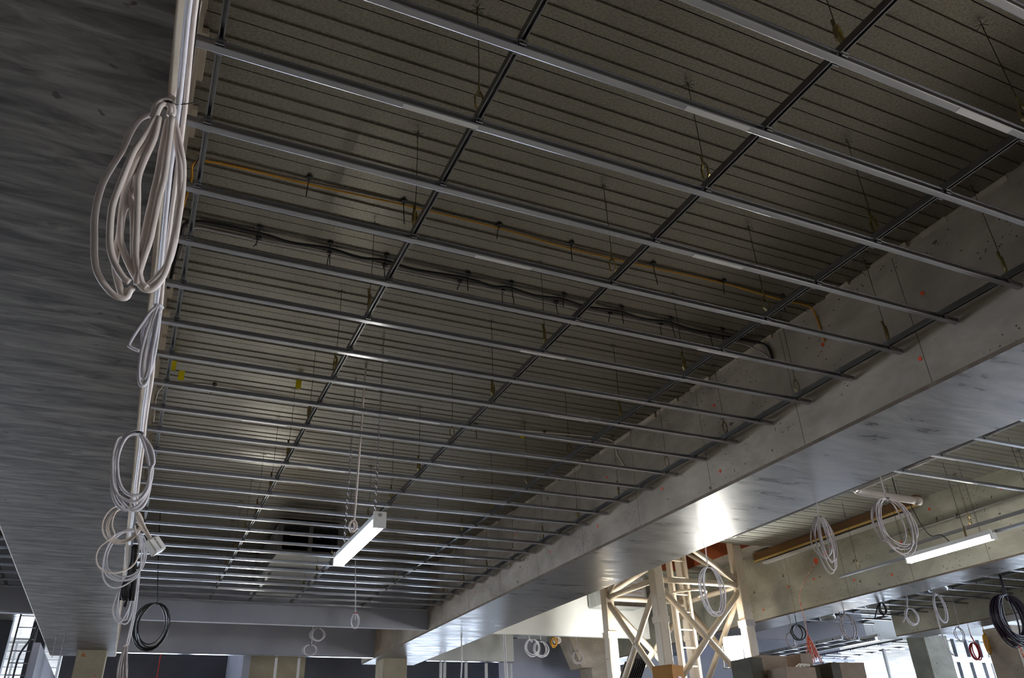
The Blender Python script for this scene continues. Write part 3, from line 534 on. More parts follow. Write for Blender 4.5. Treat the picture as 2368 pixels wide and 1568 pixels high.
flood('added flood lamp outside the picture at the right of the viewer', (9.3, -2.5, 2.6), (-1.0, 0.28, 0.1), lit='flood_added')  # unseen lamp, added to light the left cables from the side
flood('flood lamp turned away toward the white bulkhead, seen from behind', (7.66, 9.42, 3.12), (-0.1, 0.75, 0.6), lit='flood_far')

flood('added flood lamp outside the picture lighting the floor beyond the second bulkhead', (2.2, 15.6, 2.7), (0.05, -0.35, -0.95), lit='flood')  # unseen lamp, put in so the battens mirror a brighter floor

# ------------------------------------------------------------------ crane mast
mast = thing('crane_mast', 'cream painted lattice crane mast with ladder rising through the slab', 'crane mast')
MX0, MX1, MY0, MY1, PW = 7.47, 9.13, 8.2, 9.72, 0.085
posts = [(MX0, MY0), (MX1, MY0), (MX1, MY1), (MX0, MY1)]
for x, y in posts:
    p = MB(); c = 0.012
    p.prism([(x - PW + c, y - PW), (x + PW - c, y - PW), (x + PW, y - PW + c), (x + PW, y + PW - c), (x + PW - c, y + PW), (x - PW + c, y + PW), (x - PW, y + PW - c), (x - PW, y - PW + c)], 'z', 0, 5.2)
    po = p.build('post', M['mast'], mast)
    MB().box(x - PW - 0.012, x + PW + 0.012, y - PW - 0.012, y + PW + 0.012, 3.56, 3.66).build('splice_collar', M['pvc'] if (x, y) == posts[1] else M['mast'], po)
NZ = 4.22; PH = 1.66
for i in range(4):
    (x0, y0), (x1, y1) = posts[i], posts[(i + 1) % 4]
    A = lambda z: V((x0, y0, z)); B = lambda z: V((x1, y1, z))
    for z in (NZ, NZ - 2 * PH * 0.999): MB().tube([A(z), B(z)], 0.045, 10).build('brace', M['mast'], mast, True)
    for k in range(2):
        zt, zb = NZ - 0.06 - PH * k, NZ - PH * (k + 1)
        MB().tube([A(zt), B(zb)], 0.048, 10).build('diagonal_brace', M['mast'], mast, True)
        MB().tube([B(zt), A(zb)], 0.048, 10).build('diagonal_brace', M['mast'], mast, True)
    MB().tube([B(NZ + 0.05) if i % 2 == 0 else A(NZ + 0.05), A(5.2) if i % 2 == 0 else B(5.2)], 0.048, 10).build('diagonal_brace', M['mast'], mast, True)
lad = tag(empty('ladder'), 'narrow cream ladder inside the mast'); lad.parent = mast
for x in (8.2, 8.5): MB().box(x - 0.022, x + 0.022, 8.75, 8.79, 0.3, 5.2).build('stile', M['mast'], lad)
for k in range(17): MB().tube([(8.2, 8.77, 0.5 + 0.28 * k), (8.5, 8.77, 0.5 + 0.28 * k)], 0.013, 6).build('rung', M['mast'], lad)
MB().tube([(8.2 + 0.15 - 0.33 * math.cos(a), 8.77 - 0.5 * math.sin(a), 4.12) for a in [k * math.pi / 10 for k in range(11)]], 0.02, 6).build('cage_hoop', M['mast'], lad, True)
MB().box(7.86, 7.9, 8.4, 8.44, 2.5, 5.2).build('cage_strap', M['mast'], lad)
# formwork lining of the mast opening
lin = tag(empty('trim_opening'), 'orange plywood lining of the slab opening around the mast', kind='structure')
for x0, x1, y0, y1 in ((7.2, 7.22, 7.85, 10.1), (9.4, 9.42, 7.85, 10.1), (7.22, 9.4, 7.85, 7.87), (7.22, 9.4, 10.08, 10.1)):
    MB().box(x0, x1, y0, y1, ZD + 0.03, 5.6).build('plywood_panel', M['orange_ply'], lin)
for k in range(9): MB().box(7.2 + 0.246 * k, 7.2 + 0.246 * k + 0.24, 7.85, 10.1, 5.6, 5.65).build('plank', M['timber'], lin)

# ------------------------------------------------------------------ timber, pipes, duct
tb = thing('formwork_timber', 'long brown formwork timber left under the decking by the third beam', 'timber')
MB().box(9.74, 9.86, 4.98, 8.45, 4.7145, 4.838).build('timber_board', M['timber'], tb)
MB().box(9.735, 9.768, 4.98, 8.45, 4.69, 4.714).build('timber_edge', M['timber_edge'], tb)
MB().box(9.88, 9.975, 5.3, 8.4, 4.66, 4.70).build('metal_strip', M['lampbody'], tb)
pp = thing('drain_pipe', 'grey plastic drain pipe with an elbow beyond the middle beam', 'pipe')
MB().tube(smoothpath([(6.98, -1.0, 4.26), (7.0, 1.5, 4.24), (7.03, 3.4, 4.22), (7.06, 3.62, 4.215), (7.18, 3.68, 4.21), (7.5, 3.69, 4.205), (8.02, 3.7, 4.2)], 5), 0.042, 12).build('pipe_run', M['pvc'], pp, True)
MB().tube([(8.02, 3.7, 4.2), (8.1, 3.7, 4.2)], 0.05, 12).build('pipe_socket', M['pvc'], pp, True)
for y in (0.9, 2.2, 3.3): MB().tube([(7.01, y, 4.27), (7.01, y, ZD)], 0.006, 5).build('pipe_hanger', M['rubber'], pp)
MB().tube([(7.75, 3.695, 4.24), (7.75, 3.695, ZD)], 0.006, 5).build('pipe_hanger', M['rubber'], pp)
cn = thing('conduit', 'thin conduit running along the upper side of the third beam', 'conduit')
MB().tube([(XT1 - 0.03, -1, 4.47), (XT1 - 0.03, 3.6, 4.45), (XT1 - 0.03, 5.9, 4.43)], 0.014, 8).build('conduit_run', M['pvc'], cn, True)
for y in (1.5, 3.2, 4.6, 5.8): MB().box(XT1 - 0.05, XT1, y, y + 0.03, 4.42, 4.48).build('saddle', M['galv'], cn)
# duct
du = thing('air_duct', 'open ended silver air duct above the far battens', 'duct')
dx0, dx1, dy0, dy1, dz0, dz1 = 1.7, 2.56, 8.75, 11.0, 4.36, 4.80
for nm, b in (('bottom_sheet', (dx0, dx1, dy0, dy1, dz0, dz0 + 0.01)), ('top_sheet', (dx0, dx1, dy0, dy1, dz1 - 0.01, dz1)), ('side_sheet', (dx0, dx0 + 0.01, dy0, dy1, dz0 + 0.01, dz1 - 0.01)), ('side_sheet', (dx1 - 0.01, dx1, dy0, dy1, dz0 + 0.01, dz1 - 0.01))):
    MB().box(*b).build(nm, M['duct'], du)
MB().box(dx0 + 0.01, dx1 - 0.01, 10.9, 10.92, dz0 + 0.01, dz1 - 0.01).build('back_plate', M['rubber'], du)
fl = MB(); f = 0.05
fl.box(dx0 - 0.02, dx1 + 0.02, dy0 - 0.012, dy0 - 0.001, dz0 - 0.02, dz0 + f).box(dx0 - 0.02, dx1 + 0.02, dy0 - 0.012, dy0 - 0.001, dz1 - f, dz1 + 0.02)
fl.box(dx0 - 0.02, dx0 + f, dy0 - 0.012, dy0 - 0.001, dz0 + f, dz1 - f).box(dx1 - f, dx1 + 0.02, dy0 - 0.012, dy0 - 0.001, dz0 + f, dz1 - f)
fl.box((dx0 + dx1) / 2 - 0.03, (dx0 + dx1) / 2 + 0.03, dy0 - 0.012, dy0 - 0.001, dz0 + f, dz1 - f)
fl.build('flange_frame', M['galv'], du)
for y in (9.55, 10.3): MB().box(dx0 - 0.02, dx1 + 0.02, y, y + 0.03, dz0 - 0.025, dz0).build('joint_flange', M['galv'], du)
MB().box(1.64, 2.42, 10.70, 10.80, 4.19, 4.215).build('hanging_strip', M['lampbody'], du)
# duct spigots beyond the third beam
for lab, x, y in (('round duct spigot hanging left under the blue bulkhead', 11.38, 8.66), ('round duct spigot behind the black cable ends', 11.27, 7.5), ('round duct spigot among the battens at the right', 11.25, 6.2)):
    s = thing('duct_spigot', lab, 'duct', 'round duct spigots')
    n = 20; ring = lambda r, z: [(x + r * math.cos(2 * math.pi * k / n), y + r * math.sin(2 * math.pi * k / n), z) for k in range(n)]
    def wall(r, z0, z1): return MB().add(ring(r, z0) + ring(r, z1) + ring(r - 0.006, z0) + ring(r - 0.006, z1), [(k, (k + 1) % n, n + (k + 1) % n, n + k) for k in range(n)] + [(2 * n + (k + 1) % n, 2 * n + k, 3 * n + k, 3 * n + (k + 1) % n) for k in range(n)] + [(k, 2 * n + k, 2 * n + (k + 1) % n, (k + 1) % n) for k in range(n)])
    wall(0.13, 3.84, ZD).build('spigot_body', M['duct'], s, True); wall(0.14, 3.86, 3.89).build('spigot_bead', M['duct'], s, True)

# cable tray over the boxes
ct = thing('cable_tray', 'grey ladder cable tray running behind the orange tassel', 'cable tray')
for x in (11.55, 11.95, 12.35): MB().box(x, x + 0.03, 8.6, 11.4, 3.5, 3.56).build('tray_rail', M['galv_y'], ct)
for k in range(7): MB().box(11.55, 12.38, 8.8 + 0.4 * k, 8.83 + 0.4 * k, 3.52, 3.54).build('tray_rung', M['galv'], ct)
for y in (8.9, 10.2): MB().box(11.95, 11.97, y, y + 0.02, 3.56, ZD).build('tray_rod', M['galv'], ct)

d2 = thing('air_duct', 'grey duct box with a louvred face high behind the mast', 'duct')
MB().box(7.78, 8.72, 10.35, 10.9, 4.26, 4.8).build('duct_box', M['duct'], d2)
MB().box(8.02, 8.66, 10.33, 10.349, 4.32, 4.76).build('face_panel', M['plaster'], d2)
for k in range(5): MB().box(8.06, 8.62, 10.322, 10.329, 4.36 + 0.08 * k, 4.40 + 0.08 * k).build('louvre', M['pvc'], d2)
MB().box(7.74, 8.76, 10.3, 10.34, 4.22, 4.26).build('lower_flange', M['galv'], d2)
# ------------------------------------------------------------------ cables and coils
def strands(lst, r, d=0.012, n=6, flat=1.0):
    mb = MB()
    for s in lst: mb.tube(smoothpath(jit(s, d), 4), r, n, flat=flat)
    return mb
def ellc(c, rx, rz, n, r, ry=0.03, seed=1, jx=0.10, ph=math.pi / 2):
    rnd = random.Random(seed); mb = MB(); pts = []
    N = 22; cx, cy, cz = c
    for k in range(n):
        ax = rx * (1 + rnd.uniform(-jx, jx) - 0.04); az = rz * (1 + rnd.uniform(-jx, jx) - 0.04); oy = rnd.uniform(-ry, ry); ox = rnd.uniform(-jx, jx) * rx * 0.6
        for i in range(N):
            w = ph + 2 * math.pi * i / N; t = i / N
            top = max(0.0, math.sin(w)) ** 3          # loops gather at the tie
            pts.append((cx + ox * (1 - top) + ax * math.cos(w), cy + oy * (1 - 0.7 * top), cz + az * math.sin(w) * (1 - top) + rz * math.sin(w) * top))
    return mb.tube(pts, r, 5)
def coil(label, key, n, r, m, tie='rubber', seed=1, group='hanging cable coils', ry=0.03, drop=True, jx=0.12, dr=None):
    e = TR[key]; t = thing('cable_coil', label, 'cable coil', group)
    ellc(e['c'], e['rx'], e['rz'], n, r, ry, seed, jx).build('loops', M[m], t, True)
    cx, cy, cz = e['c']; z = cz + e['rz']
    MB().tube([(cx + 0.02 * math.cos(a), cy + 0.02 * math.sin(a), z) for a in [k * math.pi / 4 for k in range(8)]], 0.006, 5, closed=True).build('cable_tie', M[tie], t)
    if drop and 'drop' in e:
        p = list(e['drop']); MB().tube(smoothpath(p + [(cx, cy, z)] if abs(p[-1][2] - z) < 0.12 else p, 4), dr or r, 6).build('drop_cable', M[m], t, True)
    if drop:
        top = e['drop'][0] if 'drop' in e else (cx, cy, z)
        zt = ZB if any(a - 0.02 <= top[0] <= c_ + 0.02 for a, c_ in ((XF, XR2), (XT1, XT2), (X4A, X4B))) and top[1] < 15.3 else ZD
        if zt > top[2] + 0.01: MB().tube([top, (top[0], top[1], zt + 0.01)], min(r, 0.007), 5).build('hanging_wire', M[m], t, True)
    return t
t = thing('cable_coil', 'large coil of thick white cable knotted at the left beam, topmost', 'cable coil', 'hanging cable coils')
strands(TR['coil1'], 0.0108, 0.012, 8, 0.8).build('loops', M['cable'], t, True)
strands(TR['drop1'], 0.0115, 0.006, 7, 0.75).build('drop_cable', M['cable'], t, True)
kx, kz = TR['coil1'][9][2][0], TR['coil1'][9][3][2]
MB().tube([(TR['drop1'][0][3][0] + 0.022 * math.cos(a), 0.022 * math.sin(a), TR['drop1'][0][3][2] - 0.01) for a in [k * math.pi / 5 for k in range(10)]], 0.005, 5, closed=True).build('wire_tie', M['wire'], t)
MB().tube(smoothpath(TR['wire1'][0]), 0.0025, 5).build('tie_wire', M['wire'], t)
t = thing('cable_coil', 'flattened bundle of bright white cable just below the largest coil', 'cable coil', 'hanging cable coils')
strands(TR['coil2'], 0.0085, 0.014, 6).build('loops', M['cable_b'], t, True)
q = TR['coil2'][0][0]; MB().tube([(q[0] + 0.02 * math.cos(a), q[1] + 0.02 * math.sin(a), q[2]) for a in [k * math.pi / 5 for k in range(10)]], 0.009, 5, closed=True).build('cable_tie', M['cable_b'], t)
t = thing('cable_coil', 'neat oval coil of white cable midway down the left beam', 'cable coil', 'hanging cable coils')
strands(TR['coil3'], 0.0105, 0.016, 6).build('loops', M['cable_b'], t, True)
q = TR['coil3'][0][0]; MB().tube([(q[0] + 0.02 * math.cos(a), q[1] + 0.02 * math.sin(a), q[2]) for a in [k * math.pi / 5 for k in range(10)]], 0.008, 5, closed=True).build('cable_tie', M['rubber'], t)
t = thing('cable_coil', 'round coil of thin white cable above the white plug', 'cable coil', 'hanging cable coils')
strands(TR['coil4'], 0.0075, 0.02, 6).build('loops', M['cable'], t, True)
q = TR['coil4'][0][0]; MB().tube([(q[0] + 0.025 * math.cos(a), q[1] + 0.025 * math.sin(a), q[2]) for a in [k * math.pi / 5 for k in range(10)]], 0.008, 5, closed=True).build('cable_tie', M['rubber'], t)
t = thing('cable_coil', 'wide loose coil of thin white cable beside the black cable tails', 'cable coil', 'hanging cable coils')
strands(TR['coil5'], 0.0075, 0.02, 6).build('loops', M['cable_b'], t, True)
strands(TR['longcable'], 0.0075, 0.01, 6).build('drop_cable', M['cable_b'], t, True)
t = thing('cable_coil', 'small narrow white loops hanging below the black cable tails', 'cable coil', 'hanging cable coils')
strands(TR['coil6'], 0.008, 0.02, 6).build('loops', M['cable_b'], t, True)
MB().tube([TR['coil6'][0][0], (XL1 - 0.02, 6.6, ZB + 0.0)], 0.006, 5).build('tie_wire', M['cable_b'], t)
t = thing('cable_bundle', 'pale bundle of cable tails hanging lowest at the left column', 'cable bundle')
strands(TR['paletails'], 0.009, 0.02, 6).build('tails', M['clear'], t, True)
q = TR['paletails'][0][0]; MB().tube([(q[0] + 0.012 * math.cos(a), q[1] + 0.03 * math.sin(a), q[2]) for a in [k * math.pi / 5 for k in range(10)]], 0.007, 5, closed=True).build('cable_tie', M['cable'], t)
t = thing('cable_bundle', 'bundle of cut black cable tails on the left beam corner', 'cable bundle')
for s in TR['blacktails']: MB().tube(smoothpath(jit(s, 0.025), 4), 0.017, 6).build('tail', M['black'], t, True)
# white plug
t = thing('cable_plug', 'white rectangular plug with faint lettering on the cable ends', 'plug')
strands(TR['plugcable'], 0.009, 0.012, 6).build('plug_cable', M['cable'], t, True)
ax = V((0.052, 0, -0.062)).normalized(); bx = V((0, -1, 0)); cx_ = ax.cross(bx)
pc = V((0.133, 5.0, 3.412)); ad = V((ax.x, 0, ax.z)); sd = V((-ad.z, 0, ad.x))
b = bmesh.new(); bmesh.ops.create_cube(b, size=1.0)
bmesh.ops.transform(b, matrix=Matrix.Diagonal((0.135, 0.09, 0.115, 1)), verts=b.verts); bmesh.ops.bevel(b, geom=b.edges[:], offset=0.010, segments=2, affect='EDGES')
me = bpy.data.meshes.new('plug_body'); b.to_mesh(me); b.free(); me.materials.append(M['plug'])
R = Matrix((ad, bx, sd)).transposed()
po = link('plug_body', me, t); po.matrix_world = Matrix.Translation(pc) @ R.to_4x4() @ Matrix.Rotation(0.5, 4, 'X')
def text(name, body, size, m, parent, mw):
    c = bpy.data.curves.new(name, 'FONT'); c.body = body; c.size = size; c.align_x = 'CENTER'; c.align_y = 'CENTER'; c.extrude = 0.0005
    o = bpy.data.objects.new(name, c); COL.objects.link(o); c.materials.append(m)
    bpy.context.view_layer.update(); me = bpy.data.meshes.new_from_object(o.evaluated_get(bpy.context.evaluated_depsgraph_get())); bpy.data.objects.remove(o); me.name = name
    if not me.materials: me.materials.append(m)
    o = link(name, me, parent)
    o.matrix_parent_inverse = parent.matrix_world.inverted(); o.matrix_world = mw; return o
bpy.context.view_layer.update()
MB().tube([TR['plugcable'][0][0], (XL1 - 0.01, 5.0, ZB + 0.0)], 0.004, 5).build('tie_wire', M['rubber'], t)
face = po.matrix_world @ Matrix.Translation((0, 0.0465, 0)) @ Matrix(((1, 0, 0, 0), (0, 0, -1, 0), (0, 1, 0, 0), (0, 0, 0, 1))).to_4x4()
text('lettering', 'SA PICON', 0.024, M['ink'], po, po.matrix_world @ Matrix.Translation((0, 0.0468, 0.002)) @ Matrix.Rotation(-math.pi / 2, 4, 'X') @ Matrix.Rotation(math.pi, 4, 'Y') @ Matrix.Rotation(math.pi, 4, 'Z'))
# cables along the left beam corner
for i, (dx, dz, y0, y1, m, r, lab) in enumerate(((0.018, -0.016, -2.0, 6.6, 'cable_b', 0.011, 'thick white cable lying along the left beam corner'), (0.040, -0.002, -2.0, 5.4, 'cable', 0.009, 'thin white cable beside the thick one on the left beam corner'), (0.012, 0.05, 0.4, 6.4, 'cable_b', 0.008, 'white cable fixed on the side face of the left beam'))):
    mb = MB(); pts = []; y = y0; rr = random.Random(i)
    while y < y1: pts.append((XL1 + dx + rr.uniform(-0.004, 0.004), y, ZB + dz + rr.uniform(-0.006, 0.006))); y += 0.4
    tag(mb.tube(smoothpath(pts, 3), r, 6).build('beam_cable', M[m], None, True), lab, 'cable', 'cables on the left beam')

coil('large black cable coil hanging alone left of the far bulkhead', 'ell_black', 7, 0.008, 'black', seed=2, jx=0.16, dr=0.006)
coil('small white wire coil with a red mark hanging under the main grid', 'ell_822', 3, 0.006, 'cable_b', tie='red', seed=3, ry=0.015)
coil('upper of the two white coils hanging on the second bulkhead', 'ell_bulk1a', 4, 0.008, 'cable_b', seed=4, jx=0.2)
coil('lower of the two white coils hanging on the second bulkhead', 'ell_bulk1b', 3, 0.007, 'cable_b', seed=5, jx=0.2)
coil('tall white cable coil in front of the crane mast', 'ell_r1', 5, 0.0065, 'cable_b', seed=6, jx=0.22)
coil('narrow translucent cable coil left of the two hung before the third beam', 'ell_r2', 6, 0.0065, 'clear', seed=7, jx=0.38, ry=0.05)
coil('wide translucent cable coil right of the two hung before the third beam', 'ell_r3', 6, 0.007, 'clear', seed=8, jx=0.26)
coil('black loop of cable under the end of the third beam', 'ell_b1', 3, 0.012, 'black', seed=9)
coil('thin white loops under the end of the third beam', 'ell_b1w', 2, 0.009, 'clear', seed=10)
coil('white looped cable above the small far lamp', 'ell_b2', 2, 0.011, 'clear', seed=11)
coil('black and white cable ends poking from the third beam soffit', 'ell_b3', 3, 0.011, 'black', seed=12)
coil('white coil hung beneath the blue lit battens', 'ell_b4', 2, 0.012, 'cable_b', seed=13)
t = coil('tall white coil with a long tail right of the blue lit battens', 'ell_b5', 3, 0.013, 'cable_b', seed=14)
MB().tube(smoothpath(TR['b5tail']), 0.012, 6).build('tail', M['cable_b'], t, True)
coil('thin wire coil over the farthest beam', 'ell_b6', 4, 0.006, 'clear', seed=15)
coil('heavy purple black cable coil at the right edge', 'ell_b7', 24, 0.012, 'purple', seed=16, ry=0.08, jx=0.24, dr=0.02)
coil('red cable coil in front of the bright windows', 'ell_b8', 5, 0.012, 'red', seed=17)
coil('yellow cable bundle beside the red coil', 'ell_b9y', 5, 0.012, 'yellow', seed=18, jx=0.5)
t = thing('striped_rope', 'red and white striped rope under the purple black coil', 'rope')
MB().tube(smoothpath(TR['ropered'] + [(11.5, 5.2, 2.2)]), 0.016, 6).build('rope_strand', M['rope'], t, True)
coil('left of the two white coils hanging under the white bulkhead', 'ell_c1', 4, 0.007, 'cable_b', seed=19, jx=0.2)
coil('right of the two white coils hanging under the white bulkhead', 'ell_c2', 4, 0.007, 'cable_b', seed=20, jx=0.2)
coil('yellow cable loops tucked under the white bulkhead', 'ell_c3', 5, 0.010, 'yellow', seed=21, jx=0.3)
coil('small white loops beside the yellow loops', 'ell_c3w', 3, 0.010, 'cable', seed=22)
coil('grey coil hanging on the sloping corbel', 'ell_c4', 4, 0.010, 'clear', seed=23)
coil('white coil behind the pale column', 'ell_floor', 4, 0.010, 'clear', seed=24, jx=0.3)
t = thing('rope_tassel', 'orange and white rope with a frayed tassel hanging over the boxes', 'rope')
MB().tube(smoothpath([(XT1 + 0.01, 7.28, 4.46)] + TR['rope_orange'][1:]), 0.007, 6).build('rope_strand', M['rope'], t, True)
c = V(TR['mop'][0]); rr = random.Random(4)
for k in range(22):
    a = rr.uniform(0, 6.28); d = rr.uniform(0.02, 0.13); l = rr.uniform(0.28, 0.42)
    MB().tube(smoothpath([c, c + V((d * 0.5 * math.cos(a) + 0.01, d * 0.5 * math.sin(a), -l * 0.4)), c + V((d * math.cos(a) + 0.03, d * math.sin(a), -l))], 4), 0.008, 5).build('strand', M['rope'] if k % 3 else M['orange'], t, True)
for k, lab in (('vert_a', 'left one of the white cable pair dropping past the pale bulkhead'), ('vert_b', 'right one of the white cable pair dropping past the pale bulkhead'), ('vert_c', 'single white cable dropping left of the cable pair')):
    tag(MB().tube(smoothpath([(TR[k][0][0], 11.5, ZD)] + TR[k] + [(TR[k][-1][0], 11.5, 1.5)]), 0.012, 6).build('hanging_cable', M['cable_b'], None, True), lab, 'cable', 'white cables hanging straight down')

# cables clipped under the main decking
def run(label, pts, r, m, ties, tail=0.12):
    t = thing('deck_cable', label, 'cable'); MB().tube([V((p[0], p[1], min(p[2], ZD - r - 0.001))) for p in map(V, smoothpath(pts, 5))], r, 6).build('cable_run', M[m], t, True)
    for i, (x, y) in enumerate(ties):
        k = MB(); n = 8; k.tube([(x, y, ZD - 0.001), (x, y, ZD - 0.014)], 0.020, 8); ko = k.build('tie_base', M['rubber'], t)
        d = (i * 0.37 % 1 - 0.5) * 0.05
        MB().tube([(x, y, ZD - 0.01), (x + d * 0.4, y + 0.015, ZD - 0.05), (x + d, y + 0.01, ZD - tail - 0.03 * (i % 3))], 0.0035, 5).build('tie_tail', M['rubber'], ko)
    return t
Z1 = ZD - 0.012
run('yellow cable clipped across the decking of the main bay', [(XL1 + 0.02, 1.75, 4.3), (-0.06, 1.66, 4.7), (-0.01, 1.58, Z1)] + [(x, 1.54 + 0.02 * math.sin(x * 3), Z1) for x in (0.59, 1.19, 1.86, 2.41, 3.09, 3.73, 4.3)] + [(4.6, 1.54, Z1), (XF - 0.012, 1.535, 4.74), (XF - 0.008, 1.52, 4.5)], 0.007, 'yellow',
    [(x, 1.50) for x in (-0.03, 0.59, 1.19, 1.86, 2.41, 3.09, 3.73, 4.3)])
run('black flexible conduit sagging across the decking of the main bay', [(XL1 + 0.03, 2.3, 4.35), (-0.075, 2.27, 4.72), (-0.02, 2.19, Z1 - 0.01)] + [p for x in (0.39, 0.86, 1.26, 1.88, 2.23, 2.68, 3.2, 3.67) for p in ((x, 2.17, Z1 - 0.005), (x + 0.22, 2.18, Z1 - 0.02))] + [(4.2, 2.19, Z1 - 0.01), (4.55, 2.17, Z1 - 0.01), (XF - 0.02, 2.11, 4.76), (XF - 0.02, 2.08, 4.62)], 0.012, 'black',
    [(x, 2.12) for x in (-0.03, 0.39, 0.86, 1.26, 1.88, 2.23, 2.68, 3.2, 3.67, 4.2)])
run('thin pale cable clipped next to the black conduit', [(-0.06, 2.32, 4.6), (0.0, 2.27, Z1)] + [(x, 2.25 + 0.015 * math.sin(x * 5), Z1) for x in (0.4, 0.88, 1.28, 1.86, 2.21, 2.67, 3.16, 3.65, 4.16)] + [(4.5, 2.25, Z1), (XF - 0.015, 2.17, 4.72), (XF - 0.012, 2.1, 4.6)], 0.007, 'clear',
    [(x, 2.24) for x in (0.4, 0.88, 1.28, 1.86, 2.21, 2.67, 3.16, 3.65, 4.16)], 0.08)
w3 = run('thin white cable with yellow tags across the far decking', [(-0.07, 4.93, 4.5), (-0.05, 4.85, Z1), (0.38, 4.7, Z1), (1.3, 4.82, Z1), (1.75, 4.74, Z1), (3.0, 4.75, Z1), (3.77, 4.67, Z1), (4.53, 4.6, Z1), (XF - 0.012, 4.64, 4.68), (XF - 0.01, 4.52, 4.5)], 0.006, 'cable', [(0.38, 4.68), (1.3, 4.8), (3.0, 4.73), (3.77, 4.65)], 0.1)
for x, y, z in ((3.5, 4.70, ZD - 0.10), (0.06, 4.35, ZD - 0.16), (-0.02, 4.3, ZD - 0.1), (1.05, 4.3, ZD - 0.1)):
    MB().box(x, x + 0.05, y, y + 0.003, z, z + 0.09).build('tag', M['tag'], w3)

# ------------------------------------------------------------------ stacked boxes
def carton(label, x, y, z, w, d, h, rz, m, group='stacked cartons', top=True):
    t = thing('carton', label, 'carton', group); t.location = (x, y, z); t.rotation_euler = (0, 0, rz)
    b = bmesh.new(); bmesh.ops.create_cube(b, size=1.0); bmesh.ops.transform(b, matrix=Matrix.Translation((0, 0, h / 2)) @ Matrix.Diagonal((w, d, h, 1)), verts=b.verts)
    bmesh.ops.bevel(b, geom=b.edges[:], offset=0.006, segments=1, affect='EDGES'); me = bpy.data.meshes.new('carton_body'); b.to_mesh(me); b.free(); me.materials.append(M[m]); link('carton_body', me, t)
    MB().box(-w / 2 + 0.01, w / 2 - 0.01, -0.03, 0.03, h, h + 0.002).build('tape', M['pvc'], t)
    MB().box(-w / 2 + 0.005, w / 2 - 0.005, -d / 2 - 0.004, -d / 2 + 0.0, h - 0.03, h - 0.004).build('top_flap', M[m], t)
    return t
sp = thing('work_platform', 'scaffold platform carrying the stacked cartons, below the picture', 'scaffold')
for x in (7.72, 8.4, 9.05, 9.6):
    for y in (6.0, 7.05): MB().tube([(x, y, 0), (x, y, 2.28)], 0.024, 8).build('leg', M['galv_y'], sp, True)
for k in range(5): MB().box(7.65, 9.7, 5.95 + 0.235 * k, 5.95 + 0.235 * k + 0.225, 2.28, 2.32).build('plank', M['timber'], sp)
carton('tan carton topmost at the left of the carton stack', 8.14, 6.84, 2.33, 0.46, 0.4, 0.58, 0.02, 'card')
carton('dark carton behind the left end of the carton stack', 7.79, 6.78, 2.33, 0.2, 0.42, 0.54, 0.0, 'card_d')
carton('low tan carton at the front left of the stack', 8.17, 6.37, 2.33, 0.5, 0.38, 0.38, -0.03, 'card')
carton('dark carton in the middle of the stack', 8.66, 6.75, 2.33, 0.42, 0.4, 0.44, 0.03, 'card_d')
carton('small tan carton on top of the dark middle carton', 8.66, 6.7, 2.775, 0.22, 0.28, 0.16, 0.05, 'card')
carton('wide tan carton at the right end of the stack', 9.3, 6.6, 2.33, 0.46, 0.45, 0.48, -0.02, 'card')
carton('dark carton squeezed left of the wide tan carton', 8.96, 6.55, 2.33, 0.16, 0.4, 0.47, 0.0, 'card_d')
mb = MB(); rr = random.Random(2)
for k in range(5):
    a = k * 1.256; mb.tube(smoothpath([(8.42 + 0.05 * math.cos(a), 6.45 + 0.05 * math.sin(a), 2.735), (8.45 + 0.03 * math.cos(a + 0.5), 6.45, 2.77), (8.50 + 0.06 * math.cos(a + 1), 6.43 + 0.02 * math.sin(a), 2.76)], 4), 0.02, 6)
tag(mb.build('plastic_wrap', M['paper'], None, True), 'crumpled pale plastic wrap between the cartons', 'plastic wrap')
# brown carton with print on its own trestle
tr = thing('trestle', 'steel trestle under the brown printed carton, below the picture', 'trestle')
MB().box(4.98, 5.6, 4.82, 5.3, 2.2, 2.24).build('top_board', M['timber'], tr)
for x in (5.02, 5.56):
    for y in (4.86, 5.26): MB().tube([(x, y, 0), (x, y, 2.2)], 0.02, 8).build('leg', M['galv_y'], tr, True)
pb = carton('brown printed carton in front of the crane mast', 5.28, 5.06, 2.245, 0.24, 0.24, 0.30, 0.42, 'card_o')
bpy.context.view_layer.update()
MB().box(-0.01, 0.055, -0.1225, -0.121, 0.155, 0.19).build('address_label', M['paper'], pb)
MB().box(-0.022, -0.012, -0.1225, -0.121, 0.155, 0.19).build('label_stripe', M['red'], pb)
fm = pb.matrix_world @ Matrix.Translation((0.02, -0.1225, 0.105)) @ Matrix.Rotation(math.pi / 2, 4, 'X')
text('lettering', 'Powers', 0.055, M['ink'], pb, fm)

# ------------------------------------------------------------------ steel stud frames and window walls
def studs(label, xs, y, z0, z1, w=0.04, d=0.075, extra=(), m='galv_y'):
    t = thing('stud_frame', label, 'stud frame')
    for x in xs: MB().box(x, x + w, y, y + d, z0, z1).build('stud', M[m], t)
    for x0, x1, za, zb_ in extra: MB().box(x0, x1, y - 0.005, y + d + 0.005, za, zb_).build('track', M['galv'], t)
    return t
studs('pair of bare steel studs under the second bulkhead', [2.74, 3.18], 14.56, 0, 3.77, m='lampbody')
studs('row of bare steel studs under the pale bulkhead', [6.18, 6.27, 6.76, 7.23, 7.72, 7.82], 14.6, 0, 3.75, m='lampbody')
ws = studs('stud wall in front of the bright windows at the lower right', [18.4 + 0.46 * k for k in range(9)], 12.0, 0, 4.25, 0.06, 0.1, ((18.35, 22.5, 3.66, 3.78), (18.35, 22.5, 4.2, 4.3)))
studs('stud wall by the small window left of the grey column', [16.2 + 0.4 * k for k in range(4)], 14.2, 0, 4.0, 0.05, 0.1, ((16.1, 17.7, 3.9, 3.97),))
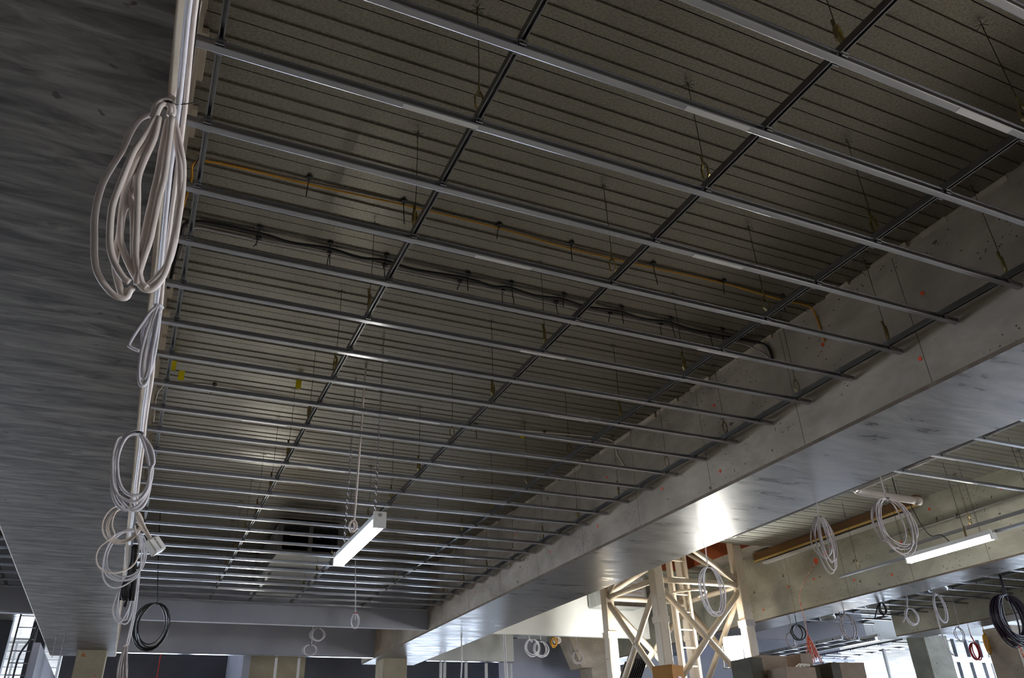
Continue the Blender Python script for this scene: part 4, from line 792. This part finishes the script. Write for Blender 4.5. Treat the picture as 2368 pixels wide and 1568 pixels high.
struct('wall_header', 'pale header panel above the bright windows', MB().box(16.0, 22.5, 12.6, 12.7, 4.25, ZD), M['white'])
def window(name, label, x0, x1, y, z0, z1, nx, nz):
    o = struct(name, label, MB().box(x0, x1, y, y + 0.06, z0 - 0.06, z0).box(x0, x1, y, y + 0.06, z1, z1 + 0.06).box(x0 - 0.06, x0, y, y + 0.06, z0 - 0.06, z1 + 0.06).box(x1, x1 + 0.06, y, y + 0.06, z0 - 0.06, z1 + 0.06), M['lampbody'])
    for k in range(1, nx): MB().box(x0 + (x1 - x0) * k / nx - 0.025, x0 + (x1 - x0) * k / nx + 0.025, y + 0.005, y + 0.055, z0, z1).build('mullion', M['lampbody'], o)
    for k in range(1, nz): MB().box(x0, x1, y + 0.01, y + 0.05, z0 + (z1 - z0) * k / nz - 0.012, z0 + (z1 - z0) * k / nz + 0.012).build('glazing_bar', M['lampbody'], o)
    for i in range(nx): MB().box(x0 + (x1 - x0) * i / nx, x0 + (x1 - x0) * (i + 1) / nx, y + 0.028, y + 0.032, z0, z1).build('pane', M['glass'], o)
    return o
window('window_1', 'overexposed window beyond the stud wall at the lower right', 18.0, 26.0, 13.4, 0.8, 4.1, 6, 2)
window('window_2', 'bright window left of the grey column', 15.6, 17.4, 15.2, 0.8, 3.9, 2, 2)
window('window_3', 'bright barred window at the far left behind the scaffold', -5.2, -1.42, 20.5, 2.5, 4.72, 4, 13)
struct('wall_dark', 'dark pier standing before the far left window', MB().box(-1.89, -1.58, 18.0, 18.3, 0, ZD).box(-3.2, -2.28, 18.0, 18.3, 0, ZD), M['rubber'])
sl = thing('scaffold_ladder', 'tall scaffold ladder in front of the far left window', 'scaffold')
for x in (-1.72, -1.42): MB().tube([(x, 14.0, 0), (x, 14.0, 4.7)], 0.016, 6).build('upright', M['galv_y'], sl, True)
for k in range(24): MB().tube([(-1.72, 14.0, 0.3 + 0.19 * k), (-1.42, 14.0, 0.3 + 0.19 * k)], 0.010, 6).build('rung', M['galv_y'], sl)
tag(MB().tube(smoothpath([(-1.36, 13.6, 4.4), (-1.38, 13.6, 4.1), (-1.45, 13.6, 3.85), (-1.55, 13.6, 3.6), (-1.56, 13.6, 3.2)]), 0.018, 6).build('hanging_hose', M['black'], None, True), 'black hose sagging beside the scaffold ladder', 'hose')
# tie wires sticking out of the left beam soffit
for x, y, lab in ((-0.98, 12.4, 'left of two thin wires poking from the left beam soffit'), (-0.86, 12.3, 'right of two thin wires poking from the left beam soffit')):
    tag(MB().tube([(x, y, ZB + 0.01), (x, y, ZB - 0.35)], 0.006, 5).build('tie_wire', M['galv'], None), lab, 'wire', 'tie wires')
tag(MB().tube([(0.72, 17.0, ZD), (0.72, 17.0, 1.0)], 0.012, 5).build('plumb_line', M['red'], None), 'red string line hanging in front of the dark far wall', 'string')
